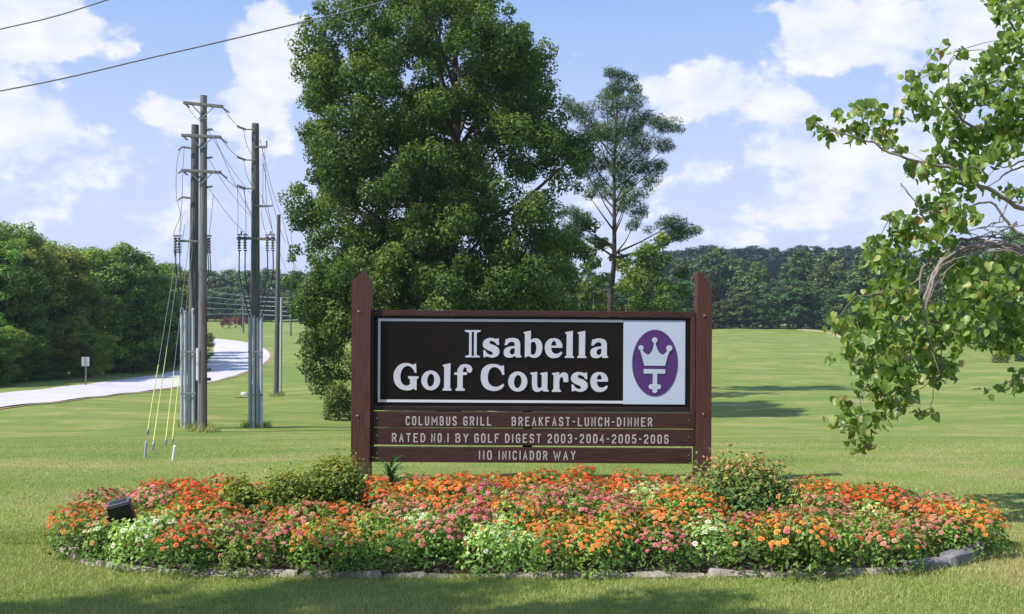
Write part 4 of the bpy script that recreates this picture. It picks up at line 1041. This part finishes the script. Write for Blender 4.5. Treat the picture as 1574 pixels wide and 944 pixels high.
# branch skeleton (photo-measured), each: list of (px, py, depth), radii
def Z2(x, y, d): return W(1220+x/2.698, y/2.698, d)
def Z3(x, y, d): return W(1220+x/2.62, 340+y/2.62, d)
root = Vector(red.location)
crotch = Vector((5.7, 8.5, 1.5))
BR = [([Vector((5.75,8.5,1.6)), Z2(1080,900,8.2), Z2(955,870,8.0), Z2(830,800,7.9), Z2(730,745,7.8), Z2(640,690,7.8), Z2(470,660,7.7), Z2(330,595,7.7), Z2(220,560,7.6), Z2(90,510,7.6)], .022, .004),
      ([Vector((5.75,8.5,1.9)), Z2(1100,640,8.3), Z2(955,580,8.2), Z2(820,560,8.1), Z2(700,500,8.0), Z2(650,400,8.0), Z2(640,300,8.0), Z2(665,215,8.0)], .02, .003),
      ([Vector((5.8,8.5,2.1)), Z2(1100,480,8.6), Z2(955,400,8.5), Z2(860,410,8.4), Z2(760,440,8.3), Z2(560,440,8.2), Z2(490,350,8.2)], .018, .003),
      ([Vector((5.8,8.6,2.3)), Z2(1100,250,8.6), Z2(980,170,8.5), Z2(900,100,8.4), Z2(860,20,8.4), Z2(850,-60,8.4)], .02, .004),
      ([Vector((5.75,8.5,1.35)), Z3(1020,190,8.0), Z3(928,132,7.9), Z3(840,92,7.8), Z3(720,96,7.8), Z3(620,142,7.7), Z3(560,215,7.7), Z3(520,330,7.6), Z3(500,420,7.6), Z3(470,520,7.6)], .028, .005),
      ([Z3(900,110,7.9), Z3(780,100,7.7), Z3(660,120,7.6), Z3(590,180,7.6), Z3(545,290,7.5), Z3(530,400,7.5), Z3(560,520,7.5), Z3(590,620,7.5)], .014, .003),
      ([Z3(840,92,7.8), Z3(700,75,7.9), Z3(600,110,7.9), Z3(520,190,7.9), Z3(500,300,7.9), Z3(420,420,7.8), Z3(330,560,7.8), Z3(280,700,7.8), Z3(240,870,7.8)], .013, .002),
      ([Z3(760,95,7.8), Z3(650,100,8.0), Z3(560,170,8.0), Z3(480,250,8.0), Z3(360,280,8.0), Z3(240,310,8.0)], .010, .002),
      ([Z3(700,100,7.8), Z3(560,250,7.7), Z3(530,350,7.8), Z3(600,450,7.9), Z3(570,650,7.9), Z3(550,760,7.9)], .009, .002),
      ([Z3(928,60,8.2), Z3(860,10,8.2), Z2(820,840,8.2), Z2(700,860,8.1), Z2(560,880,8.0), Z2(400,900,8.0)], .014, .002),
      ([Z2(560,920,8.0), Z2(535,890,7.9), Z2(490,820,7.9), Z2(445,760,7.9)], .008, .004),
      ([Z3(860,95,7.9), Z3(800,150,8.0), Z3(760,240,8.1), Z3(700,330,8.2), Z3(660,440,8.2)], .012, .002),
      ([Z3(1100,500,8.0), Z3(1000,560,7.9), Z3(920,620,7.9), Z3(840,660,7.9), Z3(780,685,7.9)], .010, .002),
      ([Z3(900,0,7.9), Z3(820,50,7.9), Z3(730,110,7.8), Z3(620,200,7.7), Z3(540,330,7.7)], .009, .002),
      ([Z2(955,690,8.0), Z2(880,720,8.0), Z2(820,760,8.0), Z2(740,790,8.0), Z2(640,830,8.0)], .009, .002),
      ([Z3(928,70,8.0), Z3(820,62,8.0), Z3(720,70,8.0), Z3(640,110,8.0)], .010, .003),
      ([Z2(955,780,8.1), Z2(900,830,8.1), Z2(860,900,8.0), Z3(800,20,8.0)], .008, .003),
      ([Z2(1100,760,8.1), Z2(980,660,8.1), Z2(900,690,8.0), Z2(840,700,8.0), Z2(780,760,8.0)], .010, .002)]
rb = random.Random(9)
base6 = [(928,132),(840,92),(720,98),(620,148),(560,225),(520,340),(500,430)]
for i in range(13):
    sh = rb.uniform(-1, 1); e_ = rb.randint(4, 7)
    P_ = [Z3(x+rb.gauss(0, 7)+sh*16*(k_/3), y+rb.gauss(0, 7)-sh*24+abs(sh)*8*k_, 7.75+sh*.18) for k_, (x, y) in enumerate(base6[rb.randint(0, 2):e_])]
    if len(P_) > 2: BR.append((P_, rb.uniform(.005, .009), .0015))
for i in range(9):
    x0_, y0_ = rb.uniform(780, 1000), rb.uniform(-40, 120); a_ = rb.uniform(2.2, 3.9); L_ = rb.uniform(90, 260)
    BR.append(([Z3(x0_+math.cos(a_)*L_*q_+rb.gauss(0, 8), y0_-math.sin(a_)*L_*q_*.6+rb.gauss(0, 8), 7.9) for q_ in (0, .3, .6, 1)], .006, .0015))
mb = MB(); mb.tube([(0, 0, -.2), (-.05, 0, .7), (-.15, -.1, 1.5), (-.1, -.05, 2.2), (.1, .1, 3.4), (0, .2, 4.6)], [.16, .12, .09, .07, .05, .02], 10); mb.build('trunk', M_TWIG, red, smooth=True)
allpts = []
for P, r0, r1 in BR:
    mb = MB(); P = [p_ - root for p_ in P]; Q = []
    for i in range(len(P)-1):
        p0, p1, p2, p3 = P[max(i-1, 0)], P[i], P[i+1], P[min(i+2, len(P)-1)]
        for s_ in range(4):
            q = s_/4; Q.append(.5*((2*p1)+(p2-p0)*q+(2*p0-5*p1+4*p2-p3)*q*q+(3*p1-p0-3*p2+p3)*q**3)+Vector((random.gauss(0, .006), random.gauss(0, .01), random.gauss(0, .006))))
    Q.append(P[-1]); n_ = len(Q)
    mb.tube(Q, [r0*(1-i/(n_-1))+r1*i/(n_-1) for i in range(n_)], 6)
    mb.build('branch', M_TWIG, red, smooth=True); allpts += Q
AP = np.array([tuple(p_) for p_ in allpts])
leafpos = []; tw = MB(); pods = MB()
r = random.Random(17)
for px, py, rp in BLB:
    dC = r.uniform(7.5, 8.5); c_ = W(px, py, dC)-root; rad = rp/F*dC
    dd = np.linalg.norm((AP-np.array(tuple(c_)))*np.array([1, .4, 1]), axis=1); j = int(np.argmin(dd)); a0 = allpts[j]
    if px < 1580 and dd[j] > rad*.5 and dd[j] < .38:
        mid = a0.lerp(c_, .5)+Vector((r.gauss(0, .02), 0, .02)); tw.tube([a0, mid, c_], [.004, .003, .0015], 4, cap=False)
    hub = c_
    n_ = max(4, int((rad/.018)**2*1.5))
    for i in range(n_):
        a = r.uniform(0, 6.28); q = math.sqrt(r.random())*1.05
        p_ = c_+Vector((math.cos(a)*q*rad, r.uniform(-1, 1)*max(.10, rad*1.2), math.sin(a)*q*rad)); leafpos.append(p_)
        if i % 6 == 0:
            tw.tube([hub+Vector((r.gauss(0, .01), 0, r.gauss(0, .01))), hub.lerp(p_, .6)+Vector((0, 0, .012)), p_], [.0022, .0016, .001], 3, cap=False)
        if r.random() < .015:
            L_ = r.uniform(.05, .08); w_ = .006; pods.add([p_, p_+Vector((w_, 0, -L_*.4)), p_+Vector((0, 0, -L_)), p_+Vector((-w_, 0, -L_*.4))], [(0, 1, 2, 3)])
tag(tw.build('twigs', M_TWIG, red), kind='stuff'); pods.build('seed_pods', M_POD, red)
def heart(size):
    """vertices of a folded, drooping heart leaf hanging from the origin along -Z"""
    o = [(0, 0), (.30, .10), (.50, -.14), (.44, -.46), (.20, -.80), (0, -1.0)]
    V = []
    for x, z in o: V.append((x*size, -abs(x)*size*.35 - .12*size*math.sin(PI*min(1, -z if z < 0 else 0)), z*size))
    for x, z in o[1:5]: V.append((-x*size, -abs(x)*size*.35 - .12*size*math.sin(PI*min(1, -z if z < 0 else 0)), z*size))
    V.append((0, -.06*size, -.42*size))
    F_ = [(0, 1, 2, 10), (10, 2, 3), (10, 3, 4, 5), (0, 10, 7, 6), (10, 8, 7), (10, 5, 9, 8)]
    return np.array(V), F_
HV, HF = heart(.067)
r_ = np.random.default_rng(5)
leafpos.sort(key=lambda p_: p_.y)
lr = r_.uniform(0, 1, len(leafpos))**1.15
def lrot():
    return Matrix.Rotation(r.uniform(0, 6.28), 3, 'Z') @ Matrix.Rotation(max(-.3, r.gauss(.45, .45)), 3, 'X') @ Matrix.Rotation(r.gauss(0, .35), 3, 'Y')
hm = []
for i in range(8):
    hm.append(np_mesh('leaf', HV, 11, L_HEART, [[.1, .25, .4, .5, .6, .72, .85, .95][i]], faces=HF))
for i, p_ in enumerate(leafpos[:300]):
    s_ = r.uniform(.75, 1.15); link_mesh('leaf', hm[min(7, int(lr[i]*8))], red, p_, lrot().to_euler(), (s_, s_, s_))
VV = np.concatenate([(HV*r.uniform(.6, 1.15)) @ np.array(lrot()).T + np.array(tuple(p_)) for p_ in leafpos[300:]])
tag(link_mesh('foliage', np_mesh('foliage', VV, 11, L_HEART, lr[300:], faces=HF), red), kind='stuff')
print('heart leaves', len(leafpos))

# ------------------------------------------------------------------ utility poles and lines
def pole(name, label, px, d, ptop, w0, w1, mat=M_POLE, lean=0, group=None, n=14):
    b = Vector((W(px, 0, d).x, d, 0)); b.z = gz(b.x, d); k = F/d
    th = thing(name, label, 'utility pole', b, 0, group); top = W(px+lean, ptop, d)-b
    mb = MB(); P = [Vector((0, 0, -.3))]+[Vector((0, 0, 0)).lerp(top, i/8) for i in range(9)]
    mb.tube(P, [w0/k/2]+[(w0*(1-i/8)+w1*i/8)/k/2 for i in range(9)], n); mb.build('shaft', mat, th, smooth=False)
    return th, b, k
def rp(b, px, py, d): return W(px, py, d)-b
PA, bA, kA = pole('utility_pole', 'dark weathered utility pole behind the tallest pole, with grey conduits at its foot', 296, 31.0, 192, 17, 11, M_POLE2, 4)
PB, bB, kB_ = pole('utility_pole', 'tallest grey wooden utility pole with three crossarms', 311, 29.2, 147, 14.5, 10, M_POLE, 2)
PC, bC, kC = pole('utility_pole', 'dark utility pole nearest the big tree, with four grey conduits at its foot', 392.5, 32.0, 190, 16, 11, M_POLE2, 0)
PDp, bD, kD = pole('utility_pole', 'plain shorter utility pole farther away beside the road bend', 424.5, 57, 330, 8, 5.5, M_POLE2, 4)
PE, bE, kE = pole('slim_pole', 'slim pale pole right beside the plain farther pole', 431.5, 58, 458, 4, 3.4, M_CONDUIT, 1, n=8)
PF, bF, kF = pole('slim_pole', 'slim grey pole at the left edge of the big tree', 470, 70, 425, 3.6, 3, M_POLE, 0, n=8)
PG, bG, kG = pole('slim_pole', 'tiny distant utility pole beyond the road in front of the red trees', 374, 205, 448, 3, 2.4, M_POLE, 0, n=6)
PH, bH, kH = pole('slim_pole', 'tiny distant utility pole by the left edge of the big tree', 447, 190, 455, 3, 2.4, M_POLE, 0, n=6)

def insul(parent, p_, direction, L_=.22, r0=.035, name='insulator'):
    mb = MB(); prof = []
    for i in range(5): prof += [(r0*.45, L_*i/5), (r0, L_*(i+.35)/5), (r0*.45, L_*(i+.7)/5)]
    mb.lathe((0, 0, 0), prof, 8); q = Vector(direction).to_track_quat('Z', 'Y').to_euler()
    return mb.build(name, M_PORC, parent, loc=p_, rot=q)
def arm(parent, b, p0, p1, d, th_=.085, name='crossarm'):
    a, c_ = rp(b, *p0, d), rp(b, *p1, d); mid = (a+c_)/2; L_ = (c_-a).length; mb = MB(); mb.box((0, 0, 0), (L_, th_, th_), bev=.01)
    mb.build(name, M_POLE, parent, loc=mid, rot=(0, -math.atan2(c_.z-a.z, c_.x-a.x), 0)); return a, c_
dB = 29.0
for y0, y1 in ((158, 164), (208, 211), (262, 265)):
    a, c_ = arm(PB, bB, (282 if y0 < 160 else 279, y0), (343 if y0 < 160 else 340, y1), 28.98)
    insul(PB, c_+Vector((0, .0, -.04)), (.8, .15, -.6)); insul(PB, a+Vector((.06, 0, -.04)), (.8, .3, -.7), .15)
    mb = MB(); q = bB*0
    mid = (a+c_)/2
    mb.tube([a.lerp(mid, .45)+Vector((0, -.02, -.04)), mid+Vector((0, -.02, -.35))], .015, 4); mb.tube([c_.lerp(mid, .45)+Vector((0, -.02, -.04)), mid+Vector((0, -.02, -.35))], .015, 4)
    mb.build('brace', M_STEEL, PB)
for y in (200, 243, 288): 
    p_ = rp(bB, 318, y, 29.2); insul(PB, p_, (1, 0, .15), .17, .04)
for y in (182, 226, 272): 
    mb = MB(); p_ = rp(bB, 312, y, 29.2-.11); mb.box(p_, (.24, .03, .06), bev=.006); mb.build('steel_band', M_STEEL, PB)
# pole A hardware
for y in (226, 262, 303):
    a, c_ = arm(PA, bA, (280, y), (296, y+2), 30.8, .06, 'bracket_arm'); insul(PA, a, (-.6, 0, -.5), .16)
a, c_ = arm(PA, bA, (268, 370), (320, 372), 30.75, .07)
def cutout(parent, b, px, py, d):
    p_ = rp(b, px, py, d); insul(parent, p_+Vector((0, -.03, -.22)), (0, 0, 1), .42, .065, 'cutout_fuse')
    mb = MB(); mb.box(p_+Vector((0, 0, .22)), (.12, .08, .05), bev=.008); mb.box(p_+Vector((0, 0, -.26)), (.10, .08, .04), bev=.008); mb.build('fuse_bracket', M_STEEL, parent)
for px in (270, 276, 319, 322): cutout(PA, bA, px, 374, 30.7)
# conduits: grey pipes strapped to the foot
def conduits(parent, b, xs_, ytop, d, w_, yb=None, mat=M_CONDUIT):
    for i, px in enumerate(xs_):
        dd = d+(0 if i % 2 else .07); yt = ytop+(i*37 % 11)-4; a = rp(b, px, yt, dd); base = Vector((a.x, a.y, -.1))
        mb = MB(); mb.tube([base, a], w_/F*d/2, 8); mb.lathe((a.x, a.y, a.z), [(w_/F*d*.56, -.03), (w_/F*d*.56, .03), (w_/F*d*.35, .06)], 8); mb.build('conduit', mat, parent, smooth=False)
conduits(PA, bA, (279.5, 285, 290.5, 297), 480, 30.65, 5.0)
conduits(PC, bC, (384, 389.5, 395.5, 401.5), 487, 31.7, 5.0)
conduits(PB, bB, (316,), 470, 29.1, 4.4, mat=M_REDPIPE)
for (pp, bb, x0, x1, dd, ys_) in ((PA, bA, 277, 301, 30.55, (541, 605)), (PC, bC, 381, 404.5, 31.6, (541, 607))):
    for y in ys_:
        a, c_ = rp(bb, x0, y, dd), rp(bb, x1, y, dd); mb = MB(); mb.box((a+c_)/2, ((c_-a).length, .02, .05), bev=.005); mb.build('strap', M_STEEL, pp)
for y in (568, 583):
    mb = MB(); mb.box(rp(bB, 321, y, 29.1), (.10, .10, .09), bev=.01); mb.build('junction_box', M_BLACKWIRE, PB)
mb = MB(); mb.box(rp(bB, 303, 560, 29.05), (.06, .02, .9), bev=.004); mb.build('number_strip', M_WHITE, PB)
# pole C hardware
for y in (200, 247, 291):
    a, c_ = arm(PC, bC, (378, y-1), (392, y-1), 31.85, .035, 'bracket_arm'); insul(PC, a, (-.9, -.1, .25), .20)
a, c_ = arm(PC, bC, (392, 226), (410, 226), 31.85, .06, 'bracket_arm'); insul(PC, c_, (0, 0, 1), .2)
a, c_ = arm(PC, bC, (392, 317), (412, 317), 31.85, .06, 'bracket_arm'); insul(PC, c_, (1, 0, .1), .15)
arm(PC, bC, (364, 366), (423, 368), 31.8, .08)
for px in (368, 377, 411, 419.5): cutout(PC, bC, px, 372, 31.75)
for px in (371, 392, 416):
    insul(PC, rp(bC, px, 362, 31.8), (0, 0, 1), .14, .04)

def wire(name, label, pts_, rad, mat=M_WIRE, group=None, parent=None, sag=0, n=14, sides=4, cat='wire'):
    P = [Vector(p_) for p_ in pts_]
    if len(P) == 2 and True:
        a, b = P; P = [a.lerp(b, i/n)+Vector((0, 0, -sag*4*(i/n)*(1-i/n))) for i in range(n+1)]
    else:
        Q = []
        for i in range(len(P)-1):
            p0, p1, p2, p3 = P[max(i-1, 0)], P[i], P[i+1], P[min(i+2, len(P)-1)]
            for s_ in range(5):
                q = s_/5; Q.append(.5*((2*p1)+(p2-p0)*q+(2*p0-5*p1+4*p2-p3)*q*q+(3*p1-p0-3*p2+p3)*q**3))
        P = Q+[P[-1]]
    o = P[0].copy(); mb = MB(); mb.tube([p_-(o if parent is None else Vector((0, 0, 0))) for p_ in P], rad, sides)
    ob = mb.build(name, mat, parent)
    if parent is None: ob.location = o; tag(ob, label, cat, group)
    return ob
wire('overhead_wire', 'long overhead wire crossing the sky from the left edge to the big tree', [W(-500, 222, 13), W(0, 140, 13), W(240, 87, 13), W(420, 45, 13), W(600, 0, 13), W(900, -85, 13)], .0095)
wire('overhead_wire', 'short overhead wire across the top left corner of the sky', [W(-400, 135, 13), W(0, 45, 13), W(85, 25, 13), W(165, 0, 13), W(400, -75, 13)], .0085)
# spans between the tall pole and the pole by the tree
for i, (y0, y1) in enumerate(((166, 200), (213, 247), (267, 291))):
    a = W(343 if i == 0 else 340, y0, 28.98); c_ = W(377, y1, 31.8); pos_ = ('top', 'middle', 'lowest')[i]
    wire('power_line', pos_+' line from the crossarms of the tallest pole to the pole nearest the big tree', [a, c_], .010, sag=.10)
    insul(PC, c_-bC+Vector((-.25, 0, .12)), (1, 0, -.4), .3, .05)
    wire('jumper_wire', None, [rp(bC, 374, y1-2, 31.8), rp(bC, 379, y1+22, 31.75), rp(bC, 387, y1+38, 31.75)], .008, parent=PC)
for i, (p0, p1) in enumerate((((320, 200), (388, 300)), ((320, 243), (388, 335)), ((320, 288), (388, 368)), ((285, 160), (330, 202)), ((330, 210), (386, 330)))):
    wire('power_line', ('slack', 'second slack', 'lowest slack', 'short slack', 'long slack')[i]+' line slanting down between the tallest pole and its neighbours', [W(*p0, 29.1), W(*p1, 31.7)], .008, sag=.12)
for i, (p0, p1, dB2) in enumerate((((400, 215), (434, 335), 57), ((404, 250), (440, 375), 57), ((402, 300), (446, 425), 80))):
    wire('power_line', ('upper', 'middle', 'lower')[i]+' line running from the pole nearest the big tree to the farther poles', [W(*p0, 31.8), W(*p1, dB2)], .009, sag=.3)
for i, (p0, p1) in enumerate((((434, 333), (462, 440)), ((446, 345), (462, 500)), ((440, 360), (468, 440)))):
    wire('power_line', ('first', 'second', 'third')[i]+' thin line between the plain farther pole and the slim pole', [W(*p0, 57), W(*p1, 70)], .010, sag=.3)
for i in range(5):
    wire('distant_line', ('top', 'second', 'third', 'fourth', 'bottom')[i]+' pale line of the distant run in front of the dark woods', [W(318, 447+i*9, 190), W(374, 455+i*7, 205), W(447, 458+i*7, 190)], .05, M_CONDUIT)
# jumpers and risers
for pts2 in ([(278, 229), (272, 250), (271, 300), (277, 330), (268, 355), (268, 364)], [(283, 228), (281, 262)], [(280, 305), (277, 345), (276, 362)], [(281, 262), (280, 303)]):
    wire('jumper_wire', None, [rp(bA, x, y, 30.7) for x, y in pts2], .008, parent=PA)
for x0, x1 in ((270, 279.5), (276, 285), (270, 276), (319, 297), (322, 300)):
    wire('riser_cable', None, [rp(bA, x0, 382, 30.65), rp(bA, x0+1, 420, 30.65), rp(bA, (x0+x1)/2, 455, 30.65), rp(bA, x1, 484, 30.6)] if x0 != 270 or x1 != 276 else [rp(bA, 268, 384, 30.65), rp(bA, 273, 430, 30.65), rp(bA, 279, 478, 30.6)], .016, M_BLACKWIRE, parent=PA)
for x0, x1 in ((368, 384), (377, 389.5), (411, 395.5), (419.5, 401.5)):
    wire('riser_cable', None, [rp(bC, x0, 385, 31.7), rp(bC, x0, 420, 31.7), rp(bC, (x0*.6+x1*.4), 452, 31.7), rp(bC, x1, 488, 31.65)], .019, M_BLACKWIRE, parent=PC)
for pts2 in ([(365, 286), (366, 330), (365, 362)], [(376, 290), (378, 335), (378, 362)], [(407, 228), (408, 280), (410, 318)], [(412, 320), (417, 345), (420, 362)], [(402, 330), (406, 350), (411, 362)], [(404, 228), (404, 300), (402, 330)]):
    wire('jumper_wire', None, [rp(bC, x, y, 31.75) for x, y in pts2], .008, parent=PC)
wire('jumper_wire', None, [rp(bB, 328, 300, 29.1), rp(bB, 324, 340, 29.1), rp(bB, 321, 364, 29.1)], .008, parent=PB)
# guy wires with yellow guards
gd = [((281, 330), (226, 668), 27.4), ((284, 345), (234, 692), 24.8), ((291, 365), (254, 684), 25.8), ((296, 380), (264.5, 682), 26.0)]
for i, (p0, p1, d_) in enumerate(gd):
    e = hit(*p1); kg = F/e.y; a = W(*p0, 30.7); th = thing('guy_wire', ('outermost guy wire with a long yellow guard, anchored left of the poles', 'guy wire second from the left, its yellow guard reaching nearest the camera', 'guy wire third from the left with a short yellow guard', 'innermost guy wire with a yellow guard beside the poles')[i], 'guy wire', e)
    mb = MB(); mb.tube([(0, 0, 0), a-e], .008, 5); mb.build('cable', M_WIRE, th)
    mb = MB(); q = .29 if i < 2 else .24; mb.tube([(a-e)*.012, (a-e)*q], [1.0/kg, .8/kg], 6); mb.build('guard', M_YELLOW, th)
    mb = MB(); mb.tube([(0, 0, -.2), (a-e)*.02], 1.8/kg, 6); mb.build('anchor_rod', M_STEEL, th)
e = hit(266, 708); kg = F/e.y; mb = MB(); mb.tube([(0, 0, -.1), (0, 0, 0), (3/kg, 0, 22/kg), (3.2/kg, 0, 23/kg)], [2.6/kg, 2.6/kg, 2.4/kg, 1.6/kg], 8); o_ = mb.build('marker_post', M_WHITE, loc=e); tag(o_, 'short white marker stub in the grass below the guy wires', 'marker')
e = hit(223, 704); kg = F/e.y; mb = MB(); mb.tube([(0, 0, -.1), (0, 0, 0), (1.6/kg, 0, 24/kg), (1.8/kg, 0, 25/kg)], [2.3/kg, 2.3/kg, 2.0/kg, 1.2/kg], 8); o_ = mb.build('anchor_post', M_CONDUIT, loc=e); tag(o_, 'short grey anchor stub below the outermost guy wire', 'anchor')
# back of a road sign
e = hit(132, 593); th = thing('road_sign', 'road sign seen from behind on a thin post at the far road edge', 'road sign', e); k = F/e.y
mb = MB(); mb.tube([(0, 0, -.2), (0, 0, 44/k)], .05, 6); mb.build('post', M_STEEL, th)
mb = MB(); mb.box((0, -.06, 37/k), (12/k, .02, 14/k), bev=.005); mb.build('sign_plate', M_BACKSIGN, th)
mb = MB(); mb.box((0, -.075, 37/k), (2/k, .012, 13/k), bev=.003); mb.build('plate_brace', M_STEEL, th)
# little white thing and fallen twig on the lawn
e = hit(375, 607); mb = MB(); mb.lathe((0, 0, 0), [(.17, -.05), (.17, .10), (.13, .14), (.05, .15)], 12); tag(mb.build('pipe_cap', M_WHITE, loc=e), 'small white utility pipe cap on the lawn left of the conduit pole', 'pipe cap')
e = hit(362, 612); mb = MB(); rr = random.Random(2)
for i in range(9):
    x = i*.08; mb.tube([(x, 0, .02), (x+rr.uniform(-.2, .3), rr.uniform(-.6, .1), rr.uniform(.02, .1))], [.018, .006], 4)
mb.tube([(0, 0, .03), (.4, -.1, .05), (.8, -.15, .03)], [.025, .02, .008], 5)
tag(mb.build('fallen_branch', M_BARK, loc=e), 'fallen dead twig lying on the lawn beside the white pipe cap', 'branch')

# ------------------------------------------------------------------ thin summer haze
hm_ = bpy.data.materials.new('haze'); hm_.use_nodes = True; t = NT(hm_.node_tree)
o_ = t.new('ShaderNodeOutputMaterial'); pv = t.new('ShaderNodeVolumePrincipled'); pv.inputs['Color'].default_value = (.72, .82, 1, 1); pv.inputs['Density'].default_value = .00025
pv.inputs['Anisotropy'].default_value = .2
t.link(pv.outputs[0], o_.inputs['Volume'])
mb = MB(); mb.box((0, 1050, 22), (7000, 2980, 60)); tag(mb.build('haze', hm_), 'thin pale summer haze over the far woods', 'haze', kind='stuff')

# ------------------------------------------------------------------ uncut grass round posts and stones
def tufts(spots, n, hgt, wid):
    V = []; rr = []
    for x, y, rad in spots:
        a = rng.uniform(0, 2*PI, n); q = rad*(1+np.abs(rng.normal(size=n))*.35); X = x+np.cos(a)*q; Y = y+np.sin(a)*q
        h = hgt*rng.uniform(.3, 1.1, n); B = np.stack([X, Y, g(X, Y)-.01], -1); an = rng.uniform(0, 2*PI, n); d = np.stack([np.cos(an), np.sin(an), 0*an], -1)*wid/2
        T = B+np.stack([rng.normal(size=n)*.4*h, rng.normal(size=n)*.4*h, h], -1); V.append(np.stack([B-d, B+d, T], 1).reshape(-1, 3)); rr.append(rng.uniform(0, .9, n))
    return np.concatenate(V), np.concatenate(rr)
V1, r1_ = tufts([(b_.x, b_.y, .28) for b_ in (bA, bB, bC)]+[(bD.x, bD.y, .25), (bE.x, bE.y, .12)], 260, .30, .030)
V2, r2_ = tufts([(BX+onpath(q)[0], BY+onpath(q)[1]-.055, .022) for q in np.arange(.1, dist[-1], .05)], 26, .060, .006)
tag(link_mesh('uncut_grass', np_mesh('uncut_grass', np.concatenate([V1, V2]), 3, M_GRASS, np.concatenate([r1_, r2_]))), 'uncut grass fringe round the utility poles and along the edging stones', 'grass', kind='stuff')
